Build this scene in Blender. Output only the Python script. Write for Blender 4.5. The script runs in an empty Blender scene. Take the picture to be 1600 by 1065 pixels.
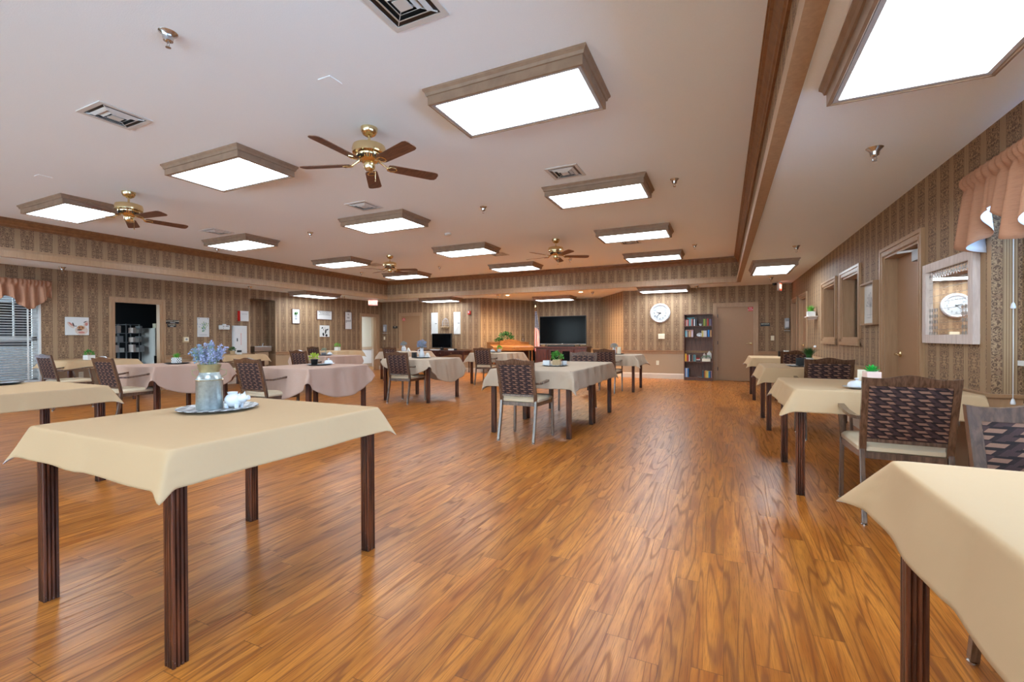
import bpy, bmesh, math, random
from math import sin, cos, pi, radians, hypot, atan2
from mathutils import Vector, Matrix

# ------------------------------------------------------------------ camera, world, exposure
sc = bpy.context.scene
C = bpy.context.collection
F_PX, YAW, PITCH, ROLL, EYE = 707.71, radians(25.003), radians(-0.389), radians(-0.234), 1.13
fw = Vector((-sin(YAW) * cos(PITCH), cos(YAW) * cos(PITCH), sin(PITCH)))
r0 = Vector((cos(YAW), sin(YAW), 0)); u0 = r0.cross(fw)
rt = r0 * cos(ROLL) + u0 * sin(ROLL); up = -r0 * sin(ROLL) + u0 * cos(ROLL)
cam_data = bpy.data.cameras.new('camera')
cam = bpy.data.objects.new('camera', cam_data); C.objects.link(cam)
cam_data.sensor_fit = 'HORIZONTAL'; cam_data.sensor_width = 36; cam_data.lens = 36 * F_PX / 1600
cam_data.clip_start = 0.05; cam_data.clip_end = 200
m = Matrix.Identity(4)
for i in range(3):
    m[i][0] = rt[i]; m[i][1] = up[i]; m[i][2] = -fw[i]
m[2][3] = EYE
cam.matrix_world = m
sc.camera = cam
sc.view_settings.view_transform = 'Standard'; sc.view_settings.look = 'None'
sc.view_settings.gamma = 1; sc.view_settings.use_curve_mapping = False
sc.view_settings.exposure = 1.25

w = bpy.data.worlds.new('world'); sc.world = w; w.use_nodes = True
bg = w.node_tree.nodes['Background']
# blue sky, brightened behind the viewer (-y) to light the ceiling, and at +x
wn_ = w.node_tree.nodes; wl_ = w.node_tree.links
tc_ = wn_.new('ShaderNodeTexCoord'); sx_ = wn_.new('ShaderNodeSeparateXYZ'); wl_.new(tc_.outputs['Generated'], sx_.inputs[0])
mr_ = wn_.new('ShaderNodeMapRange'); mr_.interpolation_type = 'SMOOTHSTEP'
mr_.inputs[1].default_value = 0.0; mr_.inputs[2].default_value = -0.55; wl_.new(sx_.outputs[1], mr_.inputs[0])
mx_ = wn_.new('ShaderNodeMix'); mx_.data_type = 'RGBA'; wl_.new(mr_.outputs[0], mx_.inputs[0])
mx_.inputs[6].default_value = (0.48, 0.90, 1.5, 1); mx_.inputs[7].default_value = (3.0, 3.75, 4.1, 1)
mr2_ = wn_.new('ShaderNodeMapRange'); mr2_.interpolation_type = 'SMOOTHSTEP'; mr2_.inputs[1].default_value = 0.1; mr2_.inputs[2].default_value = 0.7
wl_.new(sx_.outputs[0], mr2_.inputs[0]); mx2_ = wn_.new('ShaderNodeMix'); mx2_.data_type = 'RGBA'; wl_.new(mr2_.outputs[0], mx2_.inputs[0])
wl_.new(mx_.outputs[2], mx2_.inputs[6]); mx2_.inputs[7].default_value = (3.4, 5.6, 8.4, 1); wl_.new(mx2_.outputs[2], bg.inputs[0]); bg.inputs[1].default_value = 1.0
def portal(name, loc, rot, sx, sy):
    pd = bpy.data.lights.new(name, 'AREA'); pd.shape = 'RECTANGLE'; pd.size = sx; pd.size_y = sy; pd.cycles.is_portal = True
    po = bpy.data.objects.new(name, pd); C.objects.link(po); po.location = loc; po.rotation_euler = rot

LIGHT = 7.4          # brightness of the fluorescent diffusers
DOWNLIGHT = 170.0

# ------------------------------------------------------------------ room dimensions
XL, XR, YF, YB = -11.28, 1.52, 13.0, -3.5
HL, HH = 2.445, 3.03
TX0, TX1, TY0, TY1 = -10.16, 0.33, -3.45, 11.96      # raised part of the ceiling
RAIL0, RAIL1 = 0.68, 0.77

# ------------------------------------------------------------------ node helpers
def s2l(c):
    return tuple(((x / 255) / 12.92 if x / 255 <= 0.04045 else ((x / 255 + 0.055) / 1.055) ** 2.4) for x in c) + (1,)

class NT:
    def __init__(s, name):
        s.m = bpy.data.materials.new(name); s.m.use_nodes = True
        s.n = s.m.node_tree; s.b = s.n.nodes['Principled BSDF']
    def node(s, t, **k):
        n = s.n.nodes.new(t)
        for a, b in k.items(): setattr(n, a, b)
        return n
    def link(s, a, b): s.n.links.new(a, b)
    def put(s, inp, v):
        if isinstance(v, (int, float)): inp.default_value = v
        elif isinstance(v, (tuple, list)): inp.default_value = v
        else: s.link(v, inp)
    def math(s, op, a, b=0.0, c=None, clamp=False):
        n = s.node('ShaderNodeMath', operation=op); n.use_clamp = clamp
        s.put(n.inputs[0], a); s.put(n.inputs[1], b)
        if c is not None: s.put(n.inputs[2], c)
        return n.outputs[0]
    def mix(s, f, a, b):
        n = s.node('ShaderNodeMix', data_type='RGBA')
        s.put(n.inputs[0], f); s.put(n.inputs[6], a); s.put(n.inputs[7], b)
        return n.outputs[2]
    def ramp(s, f, lo, hi):
        n = s.node('ShaderNodeMapRange'); n.interpolation_type = 'SMOOTHSTEP'
        s.put(n.inputs[0], f); n.inputs[1].default_value = lo; n.inputs[2].default_value = hi
        return n.outputs[0]
    def noise(s, vec, scale, detail=2.0, rough=0.5, dist=0.0):
        n = s.node('ShaderNodeTexNoise'); s.put(n.inputs['Vector'], vec)
        n.inputs['Scale'].default_value = scale; n.inputs['Detail'].default_value = detail
        n.inputs['Roughness'].default_value = rough; n.inputs['Distortion'].default_value = dist
        return n.outputs['Fac']
    def xyz(s, v):
        n = s.node('ShaderNodeSeparateXYZ'); s.link(v, n.inputs[0]); return n.outputs
    def comb(s, x, y, z=0.0):
        n = s.node('ShaderNodeCombineXYZ'); s.put(n.inputs[0], x); s.put(n.inputs[1], y); s.put(n.inputs[2], z)
        return n.outputs[0]
    def uv(s): return s.node('ShaderNodeTexCoord').outputs['UV']
    def obj(s): return s.node('ShaderNodeTexCoord').outputs['Object']
    def pos(s): return s.node('ShaderNodeNewGeometry').outputs['Position']
    def bump(s, h, strength, dist=0.01):
        n = s.node('ShaderNodeBump'); n.inputs['Strength'].default_value = strength
        n.inputs['Distance'].default_value = dist; s.link(h, n.inputs['Height'])
        s.link(n.outputs[0], s.b.inputs['Normal'])
    def col(s, c): s.put(s.b.inputs['Base Color'], c)
    def set(s, rough=0.5, metal=0.0, spec=0.5):
        s.b.inputs['Roughness'].default_value = rough; s.b.inputs['Metallic'].default_value = metal
        s.b.inputs['Specular IOR Level'].default_value = spec
        return s

MATS = {}
def plain(name, rgb, rough=0.5, metal=0.0, spec=0.5, vary=0.05, scale=30):
    if name in MATS: return MATS[name]
    t = NT(name).set(rough, metal, spec)
    c = s2l(rgb)
    n = t.noise(t.pos(), scale, 2)
    d = tuple(x * (1 - vary * 2) for x in c[:3]) + (1,)
    t.col(t.mix(n, d, tuple(min(1, x * (1 + vary)) for x in c[:3]) + (1,)))
    MATS[name] = t.m
    return t.m

def emit(name, rgb, strength):
    t = NT(name); t.col((0.9, 0.9, 0.9, 1))
    t.b.inputs['Emission Color'].default_value = s2l(rgb); t.b.inputs['Emission Strength'].default_value = strength
    MATS[name] = t.m
    return t.m

# wallpaper : uv in metres, 22.5 cm repeat, pale rib stripe + dark damask stripe
def wallpaper():
    t = NT('wallpaper').set(0.62, 0, 0.35)
    uv = t.uv(); o = t.xyz(uv); u, v = o[0], o[1]
    p = t.math('FRACT', t.math('DIVIDE', u, 0.225))
    stripe = t.math('MULTIPLY', t.ramp(p, 0.29, 0.305), t.math('SUBTRACT', 1.0, t.ramp(p, 0.985, 0.999)))   # 1 = damask
    ribs = t.math('SINE', t.math('MULTIPLY', u, 2 * pi / 0.0128))
    fine = t.noise(t.comb(t.math('MULTIPLY', u, 260), t.math('MULTIPLY', v, 14)), 1.0, 2)
    pale = t.mix(t.math('MULTIPLY_ADD', ribs, 0.35, 0.5), s2l((116, 88, 62)), s2l((192, 160, 124)))
    pale = t.mix(t.math('MULTIPLY', fine, 0.45), pale, s2l((136, 110, 82)))
    # damask: mirrored leafy figure
    pu = t.math('ABSOLUTE', t.math('SUBTRACT', p, 0.645))
    pv = t.math('PINGPONG', v, 0.19)
    q = t.comb(t.math('MULTIPLY', pu, 0.225), pv)
    vor = t.node('ShaderNodeTexVoronoi', feature='DISTANCE_TO_EDGE'); t.link(q, vor.inputs['Vector']); vor.inputs['Scale'].default_value = 34
    nz = t.noise(q, 42, 3, 0.6, 2.2)
    leaf = t.ramp(nz, 0.51, 0.55)
    edge = t.math('SUBTRACT', 1.0, t.ramp(vor.outputs['Distance'], 0.03, 0.12))
    lf = t.math('MAXIMUM', leaf, t.math('MULTIPLY', edge, 0.65))
    band = t.mix(lf, s2l((90, 64, 47)), s2l((176, 142, 106)))
    band = t.mix(t.math('MULTIPLY', t.noise(uv, 260, 2), 0.5), band, s2l((106, 82, 62)))
    band = t.mix(t.math('MULTIPLY', t.ramp(t.noise(q, 22, 1, 0.5, 1.0), 0.55, 0.62), 0.35), band, s2l((112, 76, 62)))
    edge2 = t.math('MULTIPLY', t.ramp(pu, 0.325, 0.34), 0.6)
    band = t.mix(edge2, band, s2l((84, 62, 46)))
    t.col(t.mix(stripe, pale, band))
    t.bump(t.math('ADD', lf, t.math('MULTIPLY', ribs, 0.2)), 0.25, 0.002)
    return t.m

def floor_mat():
    t = NT('oak_plank_vinyl').set(0.3, 0, 0.32)
    o = t.xyz(t.pos()); x, y = o[0], o[1]
    W, L = 0.102, 0.92
    rx = t.math('DIVIDE', x, W); row = t.math('FLOOR', rx)
    wn = t.node('ShaderNodeTexWhiteNoise', noise_dimensions='1D'); t.link(row, wn.inputs['W'])
    ry = t.math('ADD', t.math('DIVIDE', y, L), t.math('MULTIPLY', wn.outputs[0], 7.3))
    cl = t.math('FLOOR', ry)
    wn2 = t.node('ShaderNodeTexWhiteNoise', noise_dimensions='2D'); t.link(t.comb(row, cl), wn2.inputs['Vector'])
    rid = wn2.outputs['Value']
    wn3 = t.node('ShaderNodeTexWhiteNoise', noise_dimensions='2D'); t.link(t.comb(t.math('ADD', row, 71.3), cl), wn3.inputs['Vector'])
    rid2 = wn3.outputs['Value']
    off = t.math('MULTIPLY', rid, 37.0); off2 = t.math('MULTIPLY', rid2, 23.0)
    ax = t.math('ADD', x, off); ay = t.math('ADD', y, off2)
    q = t.comb(t.math('MULTIPLY', ax, 11.0), t.math('MULTIPLY', ay, 0.62), rid)
    n1 = t.noise(q, 1.0, 1.2, 0.35, 0.15)
    rings = t.math('PINGPONG', t.math('MULTIPLY', n1, 19.0), 1.0)
    rings = t.ramp(rings, 0.60, 0.97)
    fib = t.noise(t.comb(t.math('MULTIPLY', ax, 330), t.math('MULTIPLY', ay, 9.0)), 1.0, 2, 0.6)
    broad = t.noise(t.comb(t.math('MULTIPLY', ax, 16), t.math('MULTIPLY', ay, 1.6)), 1.0, 2, 0.6)
    base = t.mix(t.ramp(broad, 0.25, 0.75), s2l((150, 82, 26)), s2l((196, 124, 50)))
    base = t.mix(t.math('MULTIPLY', rings, 0.62), base, s2l((108, 54, 20)))
    base = t.mix(t.math('MULTIPLY', t.ramp(fib, 0.46, 0.66), 0.55), base, s2l((112, 62, 26)))
    hsv = t.node('ShaderNodeHueSaturation'); t.link(base, hsv.inputs['Color'])
    t.link(t.math('MULTIPLY_ADD', rid, 0.26, 0.84), hsv.inputs['Value'])
    hsv.inputs['Saturation'].default_value = 1.0
    fx = t.math('FRACT', rx); fy = t.math('FRACT', ry)
    sx = t.math('LESS_THAN', t.math('MINIMUM', fx, t.math('SUBTRACT', 1.0, fx)), 0.010)
    sy = t.math('LESS_THAN', t.math('MINIMUM', fy, t.math('SUBTRACT', 1.0, fy)), 0.0016)
    seam = t.math('MAXIMUM', sx, sy)
    c = t.mix(t.math('MULTIPLY', seam, 0.55), hsv.outputs[0], s2l((70, 38, 16)))
    t.col(c)
    t.put(t.b.inputs['Roughness'], t.math('MULTIPLY_ADD', rings, 0.10, 0.30))
    t.bump(t.math('SUBTRACT', t.math('MULTIPLY', fib, 0.5), t.math('ADD', seam, t.math('MULTIPLY', rings, 0.2))), 0.12, 0.001)
    return t.m

def wood(name, a, b, rough=0.4, sx=40, sy=40, sz=3, spec=0.5):
    t = NT(name).set(rough, 0, spec)
    o = t.xyz(t.obj())
    q = t.comb(t.math('MULTIPLY', o[0], sx), t.math('MULTIPLY', o[1], sy), t.math('MULTIPLY', o[2], sz))
    n = t.noise(q, 1.0, 3, 0.6, 0.6)
    t.col(t.mix(t.ramp(n, 0.3, 0.7), s2l(a), s2l(b)))
    MATS[name] = t.m
    return t.m

def table_leg_mat():
    t = NT('dark_stained_leg').set(0.34, 0, 0.5)
    o = t.xyz(t.obj())
    n = t.noise(t.comb(t.math('MULTIPLY', o[0], 60), t.math('MULTIPLY', o[1], 60), t.math('MULTIPLY', o[2], 4)), 1, 3, 0.6, 0.5)
    c = t.mix(t.ramp(n, 0.3, 0.75), s2l((50, 22, 12)), s2l((112, 58, 32)))
    chip = t.ramp(t.noise(t.obj(), 70, 3, 0.7), 0.66, 0.72)
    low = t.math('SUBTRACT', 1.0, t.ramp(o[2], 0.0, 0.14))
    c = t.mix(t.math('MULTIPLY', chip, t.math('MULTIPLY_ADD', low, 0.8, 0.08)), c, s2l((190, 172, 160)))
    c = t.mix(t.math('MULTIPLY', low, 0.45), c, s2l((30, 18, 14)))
    t.col(c)
    return t.m

def chair_fabric():
    t = NT('lozenge_chair_fabric').set(0.75, 0, 0.3)
    o = t.xyz(t.uv())
    v = t.math('DIVIDE', o[1], 0.0235); row = t.math('FLOOR', v); fv = t.math('FRACT', v)
    half = t.math('MODULO', t.math('ABSOLUTE', row), 2.0)
    wob = t.math('MULTIPLY', t.math('SUBTRACT', t.noise(t.uv(), 9, 1), 0.5), 0.15)
    u = t.math('ADD', t.math('DIVIDE', o[0], 0.088), t.math('MULTIPLY', half, 0.62))
    us = t.math('ADD', t.math('ADD', u, t.math('MULTIPLY', fv, 0.30)), wob)
    fu = t.math('FRACT', us)
    inz = t.math('MULTIPLY', t.math('GREATER_THAN', fv, 0.14), t.math('LESS_THAN', fv, 0.72))
    lz = t.math('MULTIPLY', inz, t.math('LESS_THAN', fu, t.math('MULTIPLY_ADD', half, -0.20, 0.52)))
    dk = t.math('MAXIMUM', t.math('MULTIPLY', t.math('LESS_THAN', t.math('FRACT', t.math('ADD', us, 0.12)), 0.66), t.math('MAXIMUM', t.math('LESS_THAN', fv, 0.14), t.math('GREATER_THAN', fv, 0.72))), t.math('MULTIPLY', t.math('GREATER_THAN', fu, 0.80), 0.8))
    wv = t.noise(t.uv(), 420, 2)
    base = t.mix(wv, s2l((52, 36, 38)), s2l((78, 56, 54)))
    base = t.mix(t.math('MULTIPLY', dk, 0.85), base, s2l((24, 17, 20)))
    lo = t.mix(wv, s2l((120, 88, 74)), s2l((146, 110, 92)))
    t.col(t.mix(lz, base, lo))
    return t.m

def cloth_mat(name, rgb, wrinkle=0.0):
    t = NT(name).set(0.85, 0, 0.12)
    c = s2l(rgb); n = t.noise(t.obj(), 900, 2)
    d = tuple(x * 0.93 for x in c[:3]) + (1,)
    t.col(t.mix(n, d, c))
    t.b.inputs['Sheen Weight'].default_value = 0.0
    if wrinkle:
        o = t.obj()
        h = t.noise(o, 5.0, 3, 0.55, 0.6)
        t.bump(h, wrinkle, 0.03)
    return t.m

def ceiling_mat():
    t = NT('textured_ceiling_paint').set(0.85, 0, 0.2)
    n = t.noise(t.pos(), 130, 3, 0.6)
    t.col(t.mix(n, s2l((234, 240, 244)), s2l((242, 247, 250))))
    t.bump(n, 0.25, 0.004)
    return t.m

FR_ = wood('chair_frame_finish', (70, 48, 37), (102, 75, 58), 0.27, 60, 60, 6, 0.8)
FR_.node_tree.nodes['Principled BSDF'].inputs['Coat Weight'].default_value = 0.6; FR_.node_tree.nodes['Principled BSDF'].inputs['Coat Roughness'].default_value = 0.12
M = dict(
    paper=wallpaper(), floor=floor_mat(), ceil=ceiling_mat(),
    trim=wood('taupe_trim_paint', (160, 124, 92), (172, 136, 102), 0.4, 30, 30, 3),
    trimdark=wood('brown_crown_stain', (118, 76, 44), (138, 94, 56), 0.42, 12, 12, 12),
    fixture=wood('light_fixture_wood', (134, 108, 88), (148, 121, 99), 0.5, 8, 8, 8),
    door=plain('door_paint', (158, 120, 88), 0.35, vary=0.02, spec=0.3),
    wains=plain('wainscot_paint', (170, 142, 112), 0.45, vary=0.02),
    base=plain('baseboard_paint', (206, 186, 166), 0.4, vary=0.02),
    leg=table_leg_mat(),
    tabletop=wood('table_top_wood', (84, 44, 24), (112, 62, 36), 0.4),
    fabric=chair_fabric(),
    frame=FR_,
    vinyl=plain('cream_vinyl', (206, 186, 156), 0.38, vary=0.02),
    khaki=cloth_mat('khaki_cloth', (188, 157, 121), 0.08),
    mauve=cloth_mat('mauve_cloth', (180, 150, 134), 0.25),
    taupe=cloth_mat('taupe_cloth', (182, 162, 142), 0.35),
    lining=plain('white_cloth_lining', (206, 210, 222), 0.8, vary=0.01),
    white=plain('white_glaze', (208, 209, 212), 0.15, vary=0.01),
    whitep=plain('white_paint', (208, 206, 202), 0.5, vary=0.02),
    black=plain('black_plastic', (18, 18, 20), 0.35, vary=0.1),
    blackgloss=plain('black_screen', (5, 6, 8), 0.12, spec=0.08, vary=0.05),
    brass=plain('polished_brass', (228, 206, 158), 0.2, 1.0, vary=0.03),
    chrome=plain('brushed_chrome', (200, 200, 200), 0.22, 1.0, vary=0.03),
    steel=plain('stainless_steel', (176, 176, 176), 0.3, 1.0, vary=0.08),
    green=plain('leaf_green', (70, 140, 40), 0.5, vary=0.3, scale=60),
    greend=plain('deep_leaf_green', (44, 96, 34), 0.5, vary=0.35, scale=60),
    grass=plain('grass_green', (98, 172, 52), 0.5, vary=0.3, scale=80),
    succ=plain('succulent_green', (30, 170, 60), 0.4, vary=0.2, scale=60),
    blue=plain('blue_petals', (172, 174, 206), 0.7, vary=0.25, scale=90),
    greyblue=plain('grey_blue_petals', (138, 156, 182), 0.7, vary=0.3, scale=90),
    stem=plain('dusty_green_stem', (136, 156, 134), 0.6, vary=0.2, scale=60),
    cherry=wood('dark_cherry', (48, 20, 16), (76, 34, 26), 0.3),
    oak=wood('honey_oak', (122, 74, 34), (150, 96, 48), 0.35, 5, 30, 30),
    walnut=wood('bookshelf_walnut', (84, 50, 36), (112, 70, 50), 0.45, 40, 40, 4),
    fanblade=wood('fan_blade_wood', (84, 50, 34), (116, 74, 52), 0.5, 8, 60, 60),
    red=plain('alarm_red', (200, 30, 26), 0.35, vary=0.02),
    cream=plain('cream_plastic', (232, 220, 192), 0.4, vary=0.02),
    terra=plain('clay_pot', (190, 160, 120), 0.7, vary=0.1),
    grey=plain('grey_plastic', (150, 152, 156), 0.4, vary=0.03),
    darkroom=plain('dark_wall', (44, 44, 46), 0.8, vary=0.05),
    glow=emit('fluorescent_diffuser', (226, 243, 255), LIGHT),
    downglow=emit('downlight_lamp', (255, 226, 170), 18),
    rim=plain('grey_metal_rim', (178, 178, 182), 0.4, vary=0.02),
    exitred=emit('exit_sign_lettering', (255, 226, 200), 1.2),
)

# ------------------------------------------------------------------ mesh builder
class MB:
    def __init__(s): s.v = []; s.f = []; s.mi = []; s.uv = []; s.cur = 0
    def face(s, pts, uv=None):
        k = len(s.v); s.v += [tuple(p) for p in pts]; s.f.append(tuple(range(k, k + len(pts)))); s.mi.append(s.cur)
        s.uv.append(uv)
    def mesh(s, verts, faces):
        k = len(s.v); s.v += [tuple(p) for p in verts]
        for f in faces: s.f.append(tuple(k + i for i in f)); s.mi.append(s.cur); s.uv.append(None)
    def box(s, x0, x1, y0, y1, z0, z1, T=None):
        x0, x1 = sorted((x0, x1)); y0, y1 = sorted((y0, y1)); z0, z1 = sorted((z0, z1))
        v = [(x0, y0, z0), (x1, y0, z0), (x1, y1, z0), (x0, y1, z0), (x0, y0, z1), (x1, y0, z1), (x1, y1, z1), (x0, y1, z1)]
        if T is not None: v = [T @ Vector(p) for p in v]
        s.mesh(v, [(0, 3, 2, 1), (4, 5, 6, 7), (0, 1, 5, 4), (1, 2, 6, 5), (2, 3, 7, 6), (3, 0, 4, 7)])
    def prism(s, poly, a, b, axis='z', T=None):
        # poly: ccw 2d outline; axis x: (y,z), axis y: (x,z), axis z: (x,y)
        n = len(poly); V = []
        for h in (a, b):
            for p, q in poly:
                V.append({'x': (h, p, q), 'y': (p, h, q), 'z': (p, q, h)}[axis])
        if T is not None: V = [T @ Vector(p) for p in V]
        Fs = [tuple(range(n))[::-1], tuple(range(n, 2 * n))]
        Fs += [(i, (i + 1) % n, n + (i + 1) % n, n + i) for i in range(n)]
        if axis == 'y': Fs = [f[::-1] for f in Fs]
        s.mesh(V, Fs)
    def lathe(s, prof, c=(0, 0, 0), n=24, T=None, sx=1, sy=1, caps=True):
        V = []; Fs = []
        for r, z in prof:
            for k in range(n):
                a = 2 * pi * k / n; V.append((c[0] + r * cos(a) * sx, c[1] + r * sin(a) * sy, c[2] + z))
        for i in range(len(prof) - 1):
            for k in range(n):
                Fs.append((i * n + k, i * n + (k + 1) % n, (i + 1) * n + (k + 1) % n, (i + 1) * n + k))
        if caps and prof[0][0] > 1e-5 and abs(prof[0][1] - prof[1][1]) > 1e-6: Fs.append(tuple(range(n))[::-1])
        if caps and prof[-1][0] > 1e-5 and abs(prof[-1][1] - prof[-2][1]) > 1e-6: Fs.append(tuple((len(prof) - 1) * n + k for k in range(n)))
        if T is not None: V = [T @ Vector(p) for p in V]
        s.mesh(V, Fs)
    def tube(s, pts, r, n=8, cap=True):
        pts = [Vector(p) for p in pts]; R = r if isinstance(r, (list, tuple)) else [r] * len(pts)
        V = []; Fs = []; prev = None
        for i, p in enumerate(pts):
            d = (pts[min(i + 1, len(pts) - 1)] - pts[max(i - 1, 0)]).normalized()
            if prev is None:
                a = Vector((0, 0, 1)) if abs(d.z) < 0.9 else Vector((1, 0, 0)); x = d.cross(a).normalized()
            else:
                x = (prev - d * prev.dot(d)).normalized()
            prev = x; y = d.cross(x)
            for k in range(n):
                a = 2 * pi * k / n; V.append(p + x * (R[i] * cos(a)) + y * (R[i] * sin(a)))
        for i in range(len(pts) - 1):
            for k in range(n):
                Fs.append((i * n + k, i * n + (k + 1) % n, (i + 1) * n + (k + 1) % n, (i + 1) * n + k))
        if cap: Fs += [tuple(range(n))[::-1], tuple((len(pts) - 1) * n + k for k in range(n))]
        s.mesh(V, Fs)
    def bar(s, p, q, wx, wy, side=None, w2=None):
        # rectangular bar from p to q; side = direction of wx
        p, q = Vector(p), Vector(q); d = (q - p).normalized()
        x = Vector(side) if side else Vector((1, 0, 0)); x = (x - d * x.dot(d)).normalized(); y = d.cross(x)
        ax, ay = w2 if w2 else (wx, wy)
        V = [p + x * a * wx / 2 + y * b * wy / 2 for a, b in ((-1, -1), (1, -1), (1, 1), (-1, 1))]
        V += [q + x * a * ax / 2 + y * b * ay / 2 for a, b in ((-1, -1), (1, -1), (1, 1), (-1, 1))]
        s.mesh(V, [(0, 3, 2, 1), (4, 5, 6, 7), (0, 1, 5, 4), (1, 2, 6, 5), (2, 3, 7, 6), (3, 0, 4, 7)])
    def sphere(s, c, r, n=12, sc=(1, 1, 1)):
        prof = [(r * sin(pi * i / (n // 2 + 2)), -r * cos(pi * i / (n // 2 + 2))) for i in range(n // 2 + 3)]
        T = Matrix.Translation(c) @ Matrix.Diagonal((sc[0], sc[1], sc[2], 1))
        s.lathe([(max(a, 1e-6), b) for a, b in prof], (0, 0, 0), n, T)
    def build(s, name, mats, parent=None, smooth=False, bevel=0, uvdrop=None):
        me = bpy.data.meshes.new(name); me.from_pydata(s.v, [], s.f)
        mats = mats if isinstance(mats, (list, tuple)) else [mats]
        for x in mats: me.materials.append(M[x] if isinstance(x, str) else x)
        for i, p in enumerate(me.polygons): p.material_index = s.mi[i]
        if any(u is not None for u in s.uv):
            L = me.uv_layers.new(name='uv')
            for i, p in enumerate(me.polygons):
                if s.uv[i]:
                    for j, li in enumerate(p.loop_indices): L.data[li].uv = s.uv[i][j]
        bm = bmesh.new(); bm.from_mesh(me)
        if smooth: bmesh.ops.remove_doubles(bm, verts=bm.verts, dist=1e-5)
        if not any(u is not None for u in s.uv): bmesh.ops.recalc_face_normals(bm, faces=bm.faces)
        if bevel:
            bmesh.ops.remove_doubles(bm, verts=bm.verts, dist=1e-5)
            es = [e for e in bm.edges if len(e.link_faces) == 2 and e.calc_face_angle(0) > 0.6]
            bmesh.ops.bevel(bm, geom=es, offset=bevel, segments=2, profile=0.6, affect='EDGES', clamp_overlap=True)
        bm.to_mesh(me); bm.free()
        if smooth:
            for p in me.polygons: p.use_smooth = True
            me.set_sharp_from_angle(angle=radians(38))
        o = bpy.data.objects.new(name, me); C.objects.link(o)
        if parent: o.parent = parent
        return o

def thing(name, label, cat, loc=(0, 0, 0), rz=0.0, group=None, kind=None):
    o = bpy.data.objects.new(name, None); C.objects.link(o); o.location = loc; o.rotation_euler = (0, 0, rz)
    o.empty_display_size = 0.1
    return tag(o, label, cat, group, kind)
def tag(o, label, cat, group=None, kind=None, loc=None, rz=None):
    o['label'] = label; o['category'] = cat
    if group: o['group'] = group
    if kind: o['kind'] = kind
    if loc is not None: o.location = loc
    if rz is not None: o.rotation_euler = (0, 0, rz)
    return o
def struct(o): o['kind'] = 'structure'; return o
def structE(name, loc=(0, 0, 0), rz=0):
    o = bpy.data.objects.new(name, None); C.objects.link(o); o.location = loc; o.rotation_euler = (0, 0, rz)
    o['kind'] = 'structure'; return o
KIDS = {}
def dup(root, loc, rz=0.0, label=None, group=None):
    r = root.copy(); C.objects.link(r); r.location = loc; r.rotation_euler = (0, 0, rz)
    if label: r['label'] = label
    if group: r['group'] = group
    for ch in list(root.children):
        c = ch.copy(); C.objects.link(c); c.parent = r
        for g in ch.children:
            d = g.copy(); C.objects.link(d); d.parent = c
            for h in g.children:
                e = h.copy(); C.objects.link(e); e.parent = d
    return r
def text(name, s, size, mat, parent, loc, rot, align='CENTER', depth=0.0006):
    cu = bpy.data.curves.new(name, 'FONT'); cu.body = s; cu.size = size; cu.align_x = align; cu.align_y = 'CENTER'; cu.extrude = depth
    tmp = bpy.data.objects.new(name, cu); C.objects.link(tmp)
    dg = bpy.context.evaluated_depsgraph_get(); me = bpy.data.meshes.new_from_object(tmp.evaluated_get(dg))
    bpy.data.objects.remove(tmp)
    me.materials.clear(); me.materials.append(M[mat])
    o = bpy.data.objects.new(name, me); C.objects.link(o); o.parent = parent; o.location = loc; o.rotation_euler = rot
    return o

# ------------------------------------------------------------------ walls
def wall(name, P, Q, z0, z1, holes=(), thick=0.10, uoff=0.0, split=0.72, hand=1):
    """wall from P to Q (xy), room on the left of P->Q when hand=1; holes (a,b,za,zb) measured along the wall"""
    P, Q = Vector((P[0], P[1], 0)), Vector((Q[0], Q[1], 0)); L = (Q - P).length; d = (Q - P) / L
    n = Vector((-d.y, d.x, 0)) * hand      # towards the room
    us = sorted({0, L, *[h[0] for h in holes], *[h[1] for h in holes]})
    zs = sorted({z0, z1, *([split] if z0 < split < z1 else []), *[h[2] for h in holes if z0 < h[2] < z1], *[h[3] for h in holes if z0 < h[3] < z1]})
    b = MB()
    for i in range(len(us) - 1):
        for j in range(len(zs) - 1):
            uc, zc = (us[i] + us[i + 1]) / 2, (zs[j] + zs[j + 1]) / 2
            if any(h[0] < uc < h[1] and h[2] < zc < h[3] for h in holes): continue
            b.cur = 0 if zc > split else 1
            A, B = P + d * us[i], P + d * us[i + 1]
            q = [A + Vector((0, 0, zs[j])), B + Vector((0, 0, zs[j])), B + Vector((0, 0, zs[j + 1])), A + Vector((0, 0, zs[j + 1]))]
            uvq = [(us[i] + uoff, zs[j]), (us[i + 1] + uoff, zs[j]), (us[i + 1] + uoff, zs[j + 1]), (us[i] + uoff, zs[j + 1])]
            if hand < 0: q2, uv2 = q, uvq
            else: q2, uv2 = q[::-1], uvq[::-1]
            b.face(q2, uv2)
            bk = [p - n * thick for p in q]
            b.face(bk, uvq)
            for k in range(4):   # edges
                b.face([q[k], q[(k + 1) % 4], bk[(k + 1) % 4], bk[k]], [(0, 0), (0.01, 0), (0.01, 0.01), (0, 0.01)])
    o = b.build(name, ['paper', 'wains'])
    return struct(o)

b = MB(); b.box(XL - 1.6, XR + 2.2, YB, YF + 2.4, -0.05, 0); struct(b.build('floor', 'floor'))

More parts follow.
